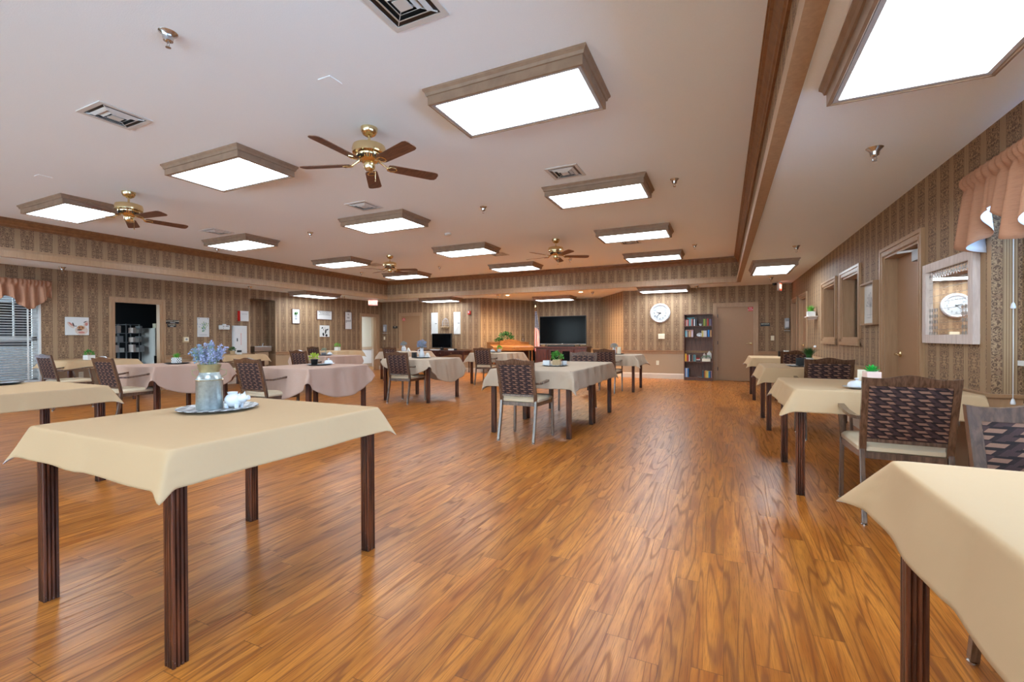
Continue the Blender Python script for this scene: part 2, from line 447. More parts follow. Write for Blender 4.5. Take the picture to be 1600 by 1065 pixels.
# right wall: along +y at X=XR, room on -x side (left of +y direction)
u = lambda y: y - YB
wall('wall_right', (XR, YB), (XR, YF), 0, HL, [(u(-1.3), u(3.84), 0.0, 2.12), (u(4.95), u(5.90), 0, 1.95), (u(6.86), u(7.72), 1.10, 1.94),
     (u(8.15), u(9.04), 1.10, 1.94), (u(10.72), u(11.56), 0, 1.95), (u(12.08), u(12.78), 0, 1.95)], uoff=0.02)
wall('wall_left', (XL, YB), (XL, YF), 0, HL, [(u(2.55), u(3.86), 0.35, 1.98), (u(4.95), u(5.80), 0, 1.92), (u(7.89), u(8.64), 0, 2.18),
     (u(11.93), u(12.70), 0, 1.91)], hand=-1, uoff=0.13)
wall('wall_far', (XL, YF), (-7.19, YF), 0, HL, [(XL * -1 - 10.43, 11.28 - 9.60, 0, 1.95)], hand=-1, uoff=0.05)
wall('wall_far_right', (-2.58, YF), (XR, YF), 0, HL, [(2.58 - 0.16, 2.58 + 0.72, 0, 1.93)], hand=-1, uoff=0.06)
wall('wall_alcove_left', (-7.19, YF), (-6.1, 14.9), 0, HL, hand=-1)
wall('wall_alcove_back', (-6.1, 14.9), (-3.7, 14.9), 0, HL, hand=-1, uoff=0.1)
wall('wall_alcove_right', (-3.7, 14.9), (-2.58, YF), 0, HL, hand=-1, uoff=0.1)
BW = [(0.35 + 2.1 * k, 2.15 + 2.1 * k) for k in range(6)]          # six unseen windows added behind the viewer for extra daylight
wall('wall_back', (XL, YB), (XR, YB), 0, HL, [(a, e, 0.30, 2.36) for a, e in BW], hand=1)
# window recess on the right
wall('wall_recess_side', (XR - 0.001, 3.836), (1.66, 3.836), 0, 2.119, hand=-1, thick=0.05, uoff=0.17)
wall('wall_recess_near', (XR, -1.296), (1.66, -1.296), 0, 2.119, hand=1, thick=0.05)
wall('wall_recess_back', (1.66, -1.3), (1.66, 3.84), 0, 2.12, [(0.05, 5.09, 0.98, 2.12)], thick=0.05)
b = MB(); b.box(XR + 0.001, 1.72, -1.29, 3.83, 2.112, 2.16); struct(b.build('wall_recess_head', 'whitep'))
# drinking fountain niche on the left
wall('wall_niche_back', (-11.66, 7.80), (-11.66, 8.70), 0, 2.18, hand=-1, thick=0.04)
wall('wall_niche_side', (-11.66, 8.636), (XL + 0.001, 8.636), 0, 2.179, hand=-1, thick=0.04, uoff=0.1)
wall('wall_niche_near', (-11.66, 7.894), (XL + 0.001, 7.894), 0, 2.179, hand=1, thick=0.04)
b = MB(); b.box(-11.7, XL, 7.88, 8.65, 2.176, 2.2); struct(b.build('wall_niche_head', 'paper'))

# ceilings
b = MB(); b.box(TX0 - .1, TX1 + .1, TY0 - .1, TY1 + .1, HH, HH + 0.06)
for x0, x1, y0, y1 in ((XL - .1, TX0, YB, 13.0), (TX1, XR + .1, YB, 13.0), (TX0, TX1, TY1, 13.0), (TX0, TX1, YB, TY0), (-7.3, -2.4, 13.0, 15.0)):
    b.box(x0, x1, y0, y1, HL, HL + 0.04)
struct(b.build('ceiling', 'ceil'))
wall('wall_tray_left', (TX0, TY0), (TX0, TY1), HL, HH, hand=-1, thick=0.05, uoff=0.12, split=0)
wall('wall_tray_right', (TX1, TY0), (TX1, TY1), HL, HH, thick=0.05, uoff=0.05, split=0)
wall('wall_tray_far', (TX0, TY1), (TX1, TY1), HL, HH, hand=-1, thick=0.05, uoff=0.09, split=0)
wall('wall_tray_near', (TX0, TY0), (TX1, TY0), HL, HH, hand=1, thick=0.05, split=0)

def run(name, prof, axis, at, a, b_, sgn, mat, parent=None, miter=0):
    """moulding: prof = (out, z) outline, running along axis at wall coordinate 'at', out direction sgn"""
    poly = [(at + sgn * p, q) for p, q in prof]
    bb = MB(); bb.prism(poly, a, b_, 'y' if axis == 'y' else 'x')
    return bb.build(name, mat, parent)
crown = [(0, 0), (0, -0.135), (0.018, -0.135), (0.022, -0.118), (0.034, -0.108), (0.040, -0.085), (0.058, -0.060), (0.070, -0.034), (0.088, -0.028), (0.090, -0.012), (0.10, -0.010), (0.10, 0)]
crown = [(p, HH + q) for p, q in crown]
board = [(-0.045, HL - 0.018), (0.042, HL - 0.018), (0.042, HL + 0.085), (0.030, HL + 0.09), (0.030, HL + 0.10), (0.018, HL + 0.105), (0.014, HL + 0.13), (0, HL + 0.13), (0, HL), (-0.045, HL)]
n_t = 1
for axis, at, a, e, sg in (('y', TX0, TY0, TY1, 1), ('y', TX1, TY0, TY1, -1), ('x', TY1, TX0, TX1, -1), ('x', TY0, TX0, TX1, 1)):
    struct(run('trim_%d' % n_t, crown, axis, at, a, e, sg, 'trimdark')); n_t += 1
    struct(run('trim_%d' % n_t, board, axis, at, a - (0.045 if axis == 'x' else 0.04), e + 0.04, sg, 'trim')); n_t += 1

rail = [(0, RAIL0), (0.012, RAIL0), (0.016, RAIL0 + 0.015), (0.020, RAIL0 + 0.06), (0.034, RAIL0 + 0.068), (0.040, RAIL1), (0, RAIL1)]
bbp = [(0, 0.0), (0.016, 0.0), (0.016, 0.12), (0.008, 0.135), (0.006, 0.145), (0, 0.145)]
def rails(axis, at, segs, sg, side):
    global n_t
    for k, (a, e) in enumerate(segs):
        struct(run('trim_%d' % n_t, rail, axis, at, a, e, sg, 'trim')); n_t += 1
    for k, (a, e) in enumerate(segs):
        struct(run('baseboard_' + side, bbp, axis, at, a, e, sg, 'base'))
rails('y', XR, [(YB, -1.3), (3.84, 4.87), (5.98, 10.64), (11.64, 12.0), (12.86, YF)], -1, 'right')
rails('y', XL, [(YB, 2.5), (3.9, 4.87), (5.88, 7.89), (8.64, 11.85), (12.78, YF)], 1, 'left')
rails('x', YF, [(XL, -10.51), (-9.52, -7.19), (-2.58, -0.24), (0.80, XR)], -1, 'far')
rails('x', 3.84, [(XR - 0.04, 1.66)], -1, 'recess')
rails('x', 14.9, [(-6.1, -3.7)], -1, 'alcove')
for (P, Q) in (((-7.19, YF), (-6.1, 14.9)), ((-3.7, 14.9), (-2.58, YF))):
    d = Vector((Q[0] - P[0], Q[1] - P[1], 0)); L = d.length; ang = atan2(d.y, d.x)
    for nm, pf, mt in (('trim_%d' % n_t, rail, 'trim'), ('baseboard_alcove', bbp, 'base')):
        bb = MB(); bb.prism([(-p, q) for p, q in pf], 0, L, 'x')
        o = struct(bb.build(nm, mt)); o.location = (P[0], P[1], 0); o.rotation_euler = (0, 0, ang)
    n_t += 1

# ------------------------------------------------------------------ doors and interior windows
def casing(parent, w0, w1, z0, z1, depth=0.1, cw=0.085, sill=False, name='door_frame'):
    """local coords: x along wall, -y towards the room, wall face at y=0"""
    b = MB()
    for x, s in ((w0, -1), (w1, 1)):
        b.box(x, x + s * cw, -0.018, 0, z0, z1 + cw)
        b.box(x + s * cw * .62, x + s * cw, -0.028, -0.018, z0, z1 + cw * .62)
        b.box(x + s * cw * .08, x + s * cw * .3, -0.024, -0.018, z0, z1 + cw * .3)
        b.box(x - s * 0.022, x, -0.006, depth, z0, z1)
    b.box(w0, w1, -0.018, 0, z1, z1 + cw)
    b.box(w0 - cw, w1 + cw, -0.028, -0.018, z1 + cw * .62, z1 + cw)
    b.box(w0, w1, -0.024, -0.018, z1 + cw * .08, z1 + cw * .3)
    b.box(w0 + 0.022, w1 - 0.022, -0.006, depth, z1 - 0.022, z1)
    if sill:
        b.box(w0, w1, -0.018, 0, z0 - cw, z0); b.box(w0 - cw, w1 + cw, -0.034, -0.018, z0 - cw, z0 - cw * .5)
        b.box(w0 + 0.022, w1 - 0.022, -0.006, depth, z0, z0 + 0.022)
    return b.build(name, 'trim', parent)

def lever(parent, x, z, y, dirx, mat='brass'):
    b = MB()
    T = Matrix.Translation((x, y, z)) @ Matrix.Rotation(radians(90), 4, 'X')
    b.lathe([(0.030, 0), (0.030, 0.006), (0.022, 0.012), (0.012, 0.016), (0.011, 0.045)], (0, 0, 0), 20, T)
    b.tube([(x, y - 0.045, z), (x + dirx * 0.02, y - 0.052, z + 0.002), (x + dirx * 0.07, y - 0.05, z + 0.004), (x + dirx * 0.115, y - 0.046, z - 0.006)], [0.010, 0.009, 0.008, 0.006], 10)
    return b.build('door_handle', mat, parent, smooth=True)

def door(name, loc, rz, w0, w1, h, recess, handle=None, hinges=None, sticker=None, closer=False):
    d = structE(name, loc, rz)
    casing(d, w0, w1, 0, h, depth=max(recess + 0.03, 0.09))
    b = MB(); b.box(w0 + 0.0222, w1 - 0.0222, recess, recess + 0.04, 0.001, h - 0.0222)
    b.build('door_panel', 'door', d, bevel=0.002)
    if handle: lever(d, handle[0], handle[1], recess, handle[2])
    if hinges is not None:
        for z in (0.30, 0.98, 1.68):
            b = MB(); b.box(hinges - 0.008, hinges + 0.008, recess - 0.008, recess, z - 0.045, z + 0.045); b.build('hinge', 'black', d)
    if sticker:
        b = MB(); b.box(sticker[0] - .055, sticker[0] + .055, recess - 0.002, recess, sticker[1] - .05, sticker[1] + .05)
        st = b.build('warning_sticker', 'red', d, bevel=0.01)
        text('lettering', 'FIRE\nDOOR', 0.04, 'whitep', st, (sticker[0], recess - 0.0025, sticker[1]), (radians(90), 0, 0))
    if closer:
        b = MB(); b.box(closer - 0.02, closer + 0.19, recess - 0.06, recess, h - 0.14, h - 0.045)
        cl = b.build('door_closer', 'grey', d, bevel=0.004)
        b = MB(); b.bar((closer + 0.05, recess - 0.03, h - 0.045), (closer - 0.14, -0.03, h - 0.034), 0.02, 0.008, (0, 0, 1))
        b.build('closer_arm', 'steel', cl)
    return d
# wall-local frames: right wall faces -X -> local -y must map to -X : rz = -90deg (local x -> -Y)
R_RIGHT = radians(-90); R_LEFT = radians(90)
def rx(y, y0): return y0 - y     # right wall local x for a door placed at (XR, y0)
door('door_1', (XR, 5.9, 0), R_RIGHT, 0.0, 0.95, 1.95, 0.10, handle=(0.115, 0.95, 1), closer=0.62)
door('door_2', (XR, 11.56, 0), R_RIGHT, 0.0, 0.84, 1.95, 0.05, handle=(0.09, 0.95, 1))
door('door_3', (XR, 12.78, 0), R_RIGHT, 0.0, 0.70, 1.95, 0.30)
door('door_4', (-0.16, YF, 0), 0, 0.0, 0.88, 1.93, 0.02, handle=(0.80, 0.962, -1), hinges=0.03, sticker=(0.79, 1.84))
door('door_5', (-10.43, YF, 0), 0, 0.0, 0.83, 1.95, 0.02, handle=(0.07, 0.95, 1), hinges=0.80, sticker=(0.10, 1.80))
# open doorways on the left wall (local x -> +Y, local -y -> +X)
d6 = structE('door_6', (XL, 4.95, 0), R_LEFT); casing(d6, 0, 0.85, 0, 1.92, depth=0.12)
d7 = structE('door_7', (XL, 11.93, 0), R_LEFT); casing(d7, 0, 0.77, 0, 1.91, depth=0.14)

def inner_window(name, y1, w_, z0, z1):
    wn = structE(name, (XR, y1, 0), R_RIGHT); casing(wn, 0, w_, z0, z1, depth=0.14, sill=True, name='window_frame')
    b = MB(); b.box(0.02, w_ - 0.02, 0.125, 0.13, z0, z1)
    t = M.get('glass')
    b.build('pane', 'glass', wn)
    b = MB()
    for k in range(3):
        x = 0.03 + k * w_ * 0.33
        b.box(x, x + w_ * 0.29, 0.24 + 0.02 * (k % 2), 0.25 + 0.02 * (k % 2), z0, z1)
    b.build('blind_panel', 'beigeblind', wn)
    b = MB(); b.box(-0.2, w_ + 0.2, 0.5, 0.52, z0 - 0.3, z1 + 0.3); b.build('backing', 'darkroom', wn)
g = NT('glass'); g.n.nodes.remove(g.b)
tr_ = g.node('ShaderNodeBsdfTransparent'); gl_ = g.node('ShaderNodeBsdfGlossy'); gl_.inputs['Roughness'].default_value = 0.0
fr_ = g.node('ShaderNodeFresnel'); fr_.inputs[0].default_value = 1.45; ms_ = g.node('ShaderNodeMixShader')
g.link(fr_.outputs[0], ms_.inputs[0]); g.link(tr_.outputs[0], ms_.inputs[1]); g.link(gl_.outputs[0], ms_.inputs[2])
g.link(ms_.outputs[0], g.n.nodes['Material Output'].inputs[0]); M['glass'] = g.m
M['beigeblind'] = plain('beige_panel', (208, 184, 142), 0.6, vary=0.03)
inner_window('window_1', 7.72, 0.86, 1.10, 1.94)
inner_window('window_2', 9.04, 0.89, 1.10, 1.94)
# tall windows added out of view to send daylight onto the ceiling
for k, (a, e) in enumerate(BW):
    wb = structE('window_%d' % (5 + k), (XL + a, YB, 0), 0); ww = e - a
    b = MB()
    for x in (0, ww / 2 - 0.02, ww - 0.04): b.box(x, x + 0.04, -0.08, -0.03, 0.30, 2.36)
    for z in (0.30, 1.33, 2.32): b.box(0, ww, -0.08, -0.03, z, z + 0.04)
    b.build('window_frame', 'whitep', wb)
    b = MB(); b.box(0.02, ww - 0.02, -0.058, -0.054, 0.32, 2.34); b.build('pane', 'glass', wb)
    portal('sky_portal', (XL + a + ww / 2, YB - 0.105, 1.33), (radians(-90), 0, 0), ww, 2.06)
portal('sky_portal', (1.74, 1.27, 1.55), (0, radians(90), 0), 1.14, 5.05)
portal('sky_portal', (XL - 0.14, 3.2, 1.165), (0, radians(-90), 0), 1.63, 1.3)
# closed boxes behind the right wall so no daylight leaks in
b = MB(); b.box(2.1, 2.15, 4.5, YF + .2, 0, HL); b.box(XR + .1, 2.15, 4.45, 4.5, 0, HL); b.box(XR, 2.15, YF + .15, YF + .2, 0, HL); b.box(XR + .1, 2.15, 4.45, YF + .2, HL, HL + .03)
struct(b.build('wall_daylight_block_right', 'door'))

b = MB(); b.box(-10.6, -9.4, YF + 0.12, YF + 0.16, 0, 2.1); b.box(-0.3, 0.9, YF + 0.12, YF + 0.16, 0, 2.1); struct(b.build('wall_daylight_block_far', 'darkroom'))  # dark panels added behind the far doors to stop daylight leaking through gaps
# right window: white frame, glass, daylight behind
wr = structE('window_3', (1.68, -1.25, 0), 0)
b = MB()
for y in (0.0, 0.96, 1.03, 1.99, 2.06, 3.02, 3.09, 4.05, 4.12, 4.97): b.box(-0.01, 0.05, y, y + 0.06, 0.98, 2.11)
for z in (0.985, 1.52, 2.055): b.box(-0.005, 0.045, 0.0, 5.03, z, z + 0.05)
b.build('window_frame', 'whitep', wr)
b = MB(); b.box(0.018, 0.022, 0.03, 5.0, 1.0, 2.1); b.build('pane', 'glass', wr)
b = MB(); b.box(-0.06, 0.0, 0.0, 5.04, 0.95, 0.98); b.build('sill', 'whitep', wr)

# left window: frame, glass and open slatted blind
wl = structE('window_4', (XL, 2.55, 0), 0)
b = MB()
b.box(-0.12, 0.0, 0, 0.03, 0.35, 1.98); b.box(-0.12, 0.0, 1.28, 1.31, 0.35, 1.98)
b.box(-0.12, 0.0, 0, 1.31, 0.35, 0.38); b.box(-0.12, 0.0, 0, 1.31, 1.95, 1.98)
for y in (0.03, 1.22): b.box(-0.12, -0.08, y, y + 0.06, 0.38, 1.95)
b.box(-0.12, -0.08, 0.63, 0.68, 1.14, 1.95); b.box(-0.13, -0.08, 0.03, 1.28, 1.12, 1.18); b.box(-0.12, -0.08, 0.03, 1.28, 0.38, 0.43)
for y in (0.32, 0.98): b.box(-0.115, -0.095, y, y + 0.02, 1.18, 1.95)
b.box(-0.115, -0.095, 0.03, 1.28, 1.55, 1.57)
b.build('window_frame', 'whitep', wl)
b = MB(); b.box(-0.104, -0.100, 0.05, 1.26, 0.4, 1.95); b.build('pane', 'glass', wl)
b = MB(); n_sl = 34
for k in range(n_sl):
    z = 0.42 + k * 0.0455
    T = Matrix.Translation((-0.035, 0, z)) @ Matrix.Rotation(radians(-14), 4, 'Y')
    b.box(-0.024, 0.024, 0.035, 1.275, -0.0012, 0.0012, T)
b.build('blind_slats', 'whitep', wl)
b = MB()
for y in (0.16, 0.65, 1.14):
    b.box(-0.012, -0.010, y - 0.012, y + 0.012, 0.4, 1.95)
b.box(-0.06, -0.01, 0.035, 1.275, 0.385, 0.405)
b.build('blind_tapes', 'whitep', wl)
bt = MB(); bt.box(-15.2, -15.0, -4, 12, -0.05, 0.95); 
def brick():
    t = NT('pale_brick').set(0.9); br = t.node('ShaderNodeTexBrick'); o = t.xyz(t.pos())
    t.link(t.comb(o[1], o[2]), br.inputs['Vector']); br.inputs['Scale'].default_value = 2.2
    br.inputs['Color1'].default_value = s2l((190, 150, 150)); br.inputs['Color2'].default_value = s2l((160, 120, 125)); br.inputs['Mortar'].default_value = s2l((200, 195, 195))
    t.col(br.outputs['Color']); return t.m
M['brick'] = brick()
tag(bt.build('garden_wall', 'brick'), 'low pale brick wall outside the blinds of the left window', 'wall')
b = MB(); b.box(-16, -11.42, -4, 12, -0.1, -0.05); tag(b.build('patio', M['grey']), 'grey paved ground outside the left window', 'ground', kind='stuff')

# store room behind the open doorway
b = MB()
b.box(-14.6, -14.5, 4.0, 8.0, 0, HL); b.box(-14.6, -11.4, 4.0, 4.05, 0, 1.0); b.box(-14.6, -11.4, 4.0, 4.05, 1.9, HL); b.box(-14.6, -14.3, 4.0, 4.05, 1.0, 1.9); b.box(-11.9, -11.4, 4.0, 4.05, 1.0, 1.9); b.box(-14.6, -11.7, 7.4, 7.45, 0, HL); b.box(-14.6, -11.38, 4.0, 7.45, HL, HL + .03)
b.box(-11.70, -11.38, 7.4, 7.45, 0, HL)
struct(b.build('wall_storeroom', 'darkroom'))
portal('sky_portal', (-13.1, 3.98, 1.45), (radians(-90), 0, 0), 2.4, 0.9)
# corridor behind the second opening
b = MB(); b.cur = 0
b.box(-13.0, -12.9, 10.6, 14.2, 0.72, HL); b.box(-13.0, -11.38, 14.2, 14.25, 0.72, HL); b.box(-13.0, -11.38, 10.6, 10.65, 0, HL); b.cur = 1
b.box(-13.0, -12.9, 10.6, 14.2, 0, 0.72); b.box(-13.0, -11.38, 14.2, 14.25, 0, 0.72)
b.cur = 2; b.box(-12.9, -12.86, 10.65, 14.2, 0.70, 0.80); b.box(-12.9, -12.88, 10.65, 14.2, 0, 0.14); b.cur = 3
b.box(-13.0, -11.38, 10.6, 14.25, HL, HL + .03)
M['corrpaint'] = plain('corridor_paint', (190, 166, 136), 0.6, vary=0.03)
struct(b.build('wall_corridor', ['corrpaint', 'base', 'trim', 'ceil']))
b = MB(); b.box(-12.9, -12.88, 12.93, 13.05, 0.38, 0.52); tag(b.build('fire_pull', 'red', bevel=0.004), 'small red box low on the corridor wall seen through the open doorway', 'alarm')

# ------------------------------------------------------------------ ceiling fixtures
def make_light(lx, ly, zc):
    """surface fluorescent with a moulded wood surround; zc = ceiling height; origin at its centre on the ceiling"""
    t = thing('ceiling_light', '', 'ceiling light', (0, 0, 0))
    b = MB(); hx, hy = lx / 2, ly / 2
    prof = [(0.0, 0.0), (0.0, -0.014), (0.014, -0.030), (0.020, -0.050), (0.030, -0.052), (0.030, -0.115), (0.044, -0.118), (0.052, -0.108), (0.052, 0.0)]
    n = len(prof); ring = []
    for px, pz in prof:
        ring.append([(-hx + px, -hy + px, pz), (hx - px, -hy + px, pz), (hx - px, hy - px, pz), (-hx + px, hy - px, pz)])
    V = [p for r_ in ring for p in r_]; Fs = []
    for i in range(n):
        j = (i + 1) % n
        for k in range(4):
            l = (k + 1) % 4; Fs.append((i * 4 + k, i * 4 + l, j * 4 + l, j * 4 + k))
    b.mesh(V, Fs); b.build('frame', 'fixture', t)
    b = MB(); b.box(-hx + 0.052, hx - 0.052, -hy + 0.052, hy - 0.052, -0.108, -0.102); b.build('diffuser', 'glow', t)
    b = MB()
    for s in (-1, 1):
        b.box(-hx + 0.052, hx - 0.052, s * (hy - 0.052), s * (hy - 0.074), -0.112, -0.108)
        b.box(s * (hx - 0.052), s * (hx - 0.074), -hy + 0.074, hy - 0.074, -0.112, -0.108)
    b.build('retaining_rim', 'rim', t)
    return t
lt = make_light(1.28, 0.71, HH)
LG = 'fluorescent ceiling lights'
cols = {'L': -8.41, 'M': -4.90, 'R': -1.44}
rows = [0.36, 3.21, 5.71, 8.25, 10.75]  # first row is out of view, added for illumination
cname = {'L': 'column nearest the left wall', 'M': 'middle column', 'R': 'column nearest the right wall'}
rname = ['added row behind the viewer', 'nearest row', 'second row', 'third row', 'fourth row by the far wall']
first = True
for ci, cx in cols.items():
    for ri, cy in enumerate(rows):
        lab = 'wood framed light panel, %s, %s' % (cname[ci], rname[ri])
        if first: lt.location = (cx, cy, HH); tag(lt, lab, 'ceiling light', LG); first = False
        else: dup(lt, (cx, cy, HH), 0, lab, LG)
for cx, cy, rz, lab in ((0.815, 2.24, 90, 'large wood framed fluorescent panel on the low ceiling at the upper right corner'),
                        (0.81, 9.46, 90, 'wood framed fluorescent panel on the low ceiling near the right end of the far wall'),
                        (-10.66, 9.46, 90, 'wood framed fluorescent panel on the low ceiling above the left wall pictures'),
                        (-10.66, 2.24, 90, 'added wood framed fluorescent panel lighting the wall by the left window'),  # out of view, added to brighten the left wall
                        (-8.41, 12.50, 0, 'wood framed fluorescent panel on the low ceiling above the two white shutters'),
                        (-1.42, 12.50, 0, 'wood framed fluorescent panel on the low ceiling above the wall clock'),
                        (-4.90, 13.75, 0, 'wood framed fluorescent panel in the alcove above the large television')):
    dup(lt, (cx, cy, HL), radians(rz), lab, LG)
dup(lt, (-12.2, 12.6, HL), 0, 'added fluorescent panel lighting the corridor beyond the left doorway', LG)  # unseen panel added to give the corridor its own light

for x, y, lab in ((-6.02, 12.60, 'small bright recessed downlight over the piano'), (-3.72, 12.68, 'small bright recessed downlight right of the television light')):
    t = thing('downlight', lab, 'downlight', (x, y, HL), group='recessed downlights')
    b = MB(); b.lathe([(0.085, 0), (0.085, -0.006), (0.062, -0.008), (0.060, 0)], n=28, caps=False); b.build('trim_ring', 'whitep', t, smooth=True)
    b = MB(); b.lathe([(0.0001, -0.004), (0.055, -0.004), (0.055, 0.0), (0.0001, 0.0)], n=24); b.build('lamp', 'downglow', t)
    ld = bpy.data.lights.new('downlight_beam', 'SPOT'); ld.energy = DOWNLIGHT; ld.color = (1.0, 0.78, 0.50); ld.spot_size = radians(158); ld.spot_blend = 0.8; ld.shadow_soft_size = 0.05
    lo = bpy.data.objects.new('downlight_beam', ld); C.objects.link(lo); lo.parent = t; lo.location = (0, 0, -0.02)

def make_fan():
    t = thing('ceiling_fan', '', 'ceiling fan')
    b = MB(); b.lathe([(0.030, -0.075), (0.055, -0.060), (0.072, -0.030), (0.074, 0.0)], n=28); b.build('canopy', 'brass', t, smooth=True)
    b = MB(); b.lathe([(0.012, -0.15), (0.012, -0.07)], n=14); b.build('downrod', 'brass', t, smooth=True)
    b = MB(); b.lathe([(0.055, -0.315), (0.075, -0.30), (0.110, -0.262), (0.112, -0.245), (0.145, -0.235), (0.150, -0.20), (0.140, -0.165), (0.100, -0.150), (0.02, -0.145)], n=36); b.build('motor_housing', 'brass', t, smooth=True)
    b = MB()
    for k in range(30):
        a = 2 * pi * k / 30; T = Matrix.Rotation(a, 4, 'Z'); b.box(0.076, 0.112, -0.003, 0.003, -0.285, -0.262, T)
    b.build('cooling_vents', 'black', t)
    b = MB(); b.lathe([(0.010, -0.385), (0.035, -0.380), (0.048, -0.362), (0.050, -0.325), (0.040, -0.312)], n=28); b.build('switch_housing', 'brass', t, smooth=True)
    b = MB(); b.tube([(0.045, 0.03, -0.34), (0.047, 0.032, -0.46)], 0.0018, 6); b.lathe([(0.002, -0.485), (0.006, -0.475), (0.004, -0.46)], (0.047, 0.032, 0), 10); b.build('pull_chain', 'brass', t)
    for k in range(5):
        a = radians(72 * k); T = Matrix.Rotation(a, 4, 'Z') @ Matrix.Translation((0, 0, -0.330)) @ Matrix.Rotation(radians(-11), 4, 'X')
        P = [(0.17, -0.045), (0.20, -0.056), (0.60, -0.066), (0.632, -0.056), (0.645, -0.030), (0.645, 0.030), (0.632, 0.056), (0.60, 0.066), (0.20, 0.056), (0.17, 0.045)]
        b = MB(); b.prism(P, -0.003, 0.003, 'z', T); bl = b.build('blade', 'fanblade', t)
        b = MB()
        T0 = Matrix.Rotation(a, 4, 'Z')
        b.tube([T0 @ Vector(p) for p in ((0.09, 0, -0.285), (0.13, 0, -0.312), (0.17, 0, -0.334))], [0.013, 0.009, 0.008], 8)
        b.tube([T @ Vector(p) for p in ((0.155, 0, -0.007), (0.19, 0.036, -0.007), (0.235, 0.030, -0.007), (0.25, 0, -0.007), (0.235, -0.030, -0.007), (0.19, -0.036, -0.007), (0.155, 0, -0.007))], 0.006, 6)
        b.build('blade_iron', 'brass', bl, smooth=True)
    return t
fan = make_fan(); FG = 'brass ceiling fans'
for i, (x, y, rz, lab) in enumerate(((-2.90, 3.18, -17, 'brass ceiling fan with five brown blades, the largest and nearest'),
                                     (-6.95, 3.22, 6, 'brass ceiling fan overlapping the leftmost ceiling light'),
                                     (-2.93, 8.30, 28, 'small distant brass ceiling fan right of centre, near the far wall'),
                                     (-6.94, 8.26, 20, 'small distant brass ceiling fan above the far left corner'))):
    if i == 0: fan.location = (x, y, HH); fan.rotation_euler = (0, 0, radians(rz)); tag(fan, lab, 'ceiling fan', FG)
    else: dup(fan, (x, y, HH), radians(rz), lab, FG)

def make_vent():
    t = thing('air_vent', '', 'vent')
    b = MB(); h = 0.19
    for s in (-1, 1):
        b.box(-h, h, s * h, s * (h - 0.035), -0.008, 0); b.box(s * h, s * (h - 0.035), -h + .035, h - .035, -0.008, 0)
    b.build('frame', 'whitep', t)
    b = MB(); b.box(-h + .03, h - .03, -h + .03, h - .03, -0.003, -0.001); b.build('duct', 'black', t)
    b = MB()
    for r1, r2, z in ((0.125, 0.100, -0.020), (0.082, 0.060, -0.022)):
        V = []
        for r_, zz in ((r1, -0.004), (r2, z)):
            V += [(-r_, -r_, zz), (r_, -r_, zz), (r_, r_, zz), (-r_, r_, zz)]
        V += [(x * 1.0, y * 1.0, zz + 0.002) for x, y, zz in V]
        Fs = []
        for k in range(4):
            l = (k + 1) % 4; Fs += [(k, l, 4 + l, 4 + k), (8 + l, 8 + k, 12 + k, 12 + l), (k, 8 + k, 8 + l, l), (4 + l, 12 + l, 12 + k, 4 + k)]
        b.mesh(V, Fs)
    b.box(-0.042, 0.042, -0.042, 0.042, -0.022, -0.016)
    for a in (45, 135): b.box(-0.20, 0.20, -0.002, 0.002, -0.012, -0.004, Matrix.Rotation(radians(a), 4, 'Z'))
    b.build('diffuser_vanes', 'whitep', t)
    return t
vent = make_vent(); VG = 'square ceiling air vents'
for i, (x, y, lab) in enumerate(((-1.64, 2.07, 'white square air vent cut by the top edge of the picture'),
                                 (-4.68, 2.08, 'white square air vent above left, nearest the camera on that side'),
                                 (-1.64, 4.98, 'white square air vent just behind the second light of the right column'),
                                 (-4.66, 5.00, 'small white air vent just above the middle ceiling light'),
                                 (-8.10, 5.06, 'small white air vent above the second light of the left column'),
                                 (-1.68, 9.19, 'tiny white air vent below the third light of the right column'),
                                 (-4.62, 9.20, 'tiny white air vent right of the third light in the middle column'),
                                 (-8.10, 9.1, 'tiny white air vent behind the far left ceiling fan'))):
    if i == 0: vent.location = (x, y, HH); tag(vent, lab, 'vent', VG)
    else: dup(vent, (x, y, HH), 0, lab, VG)

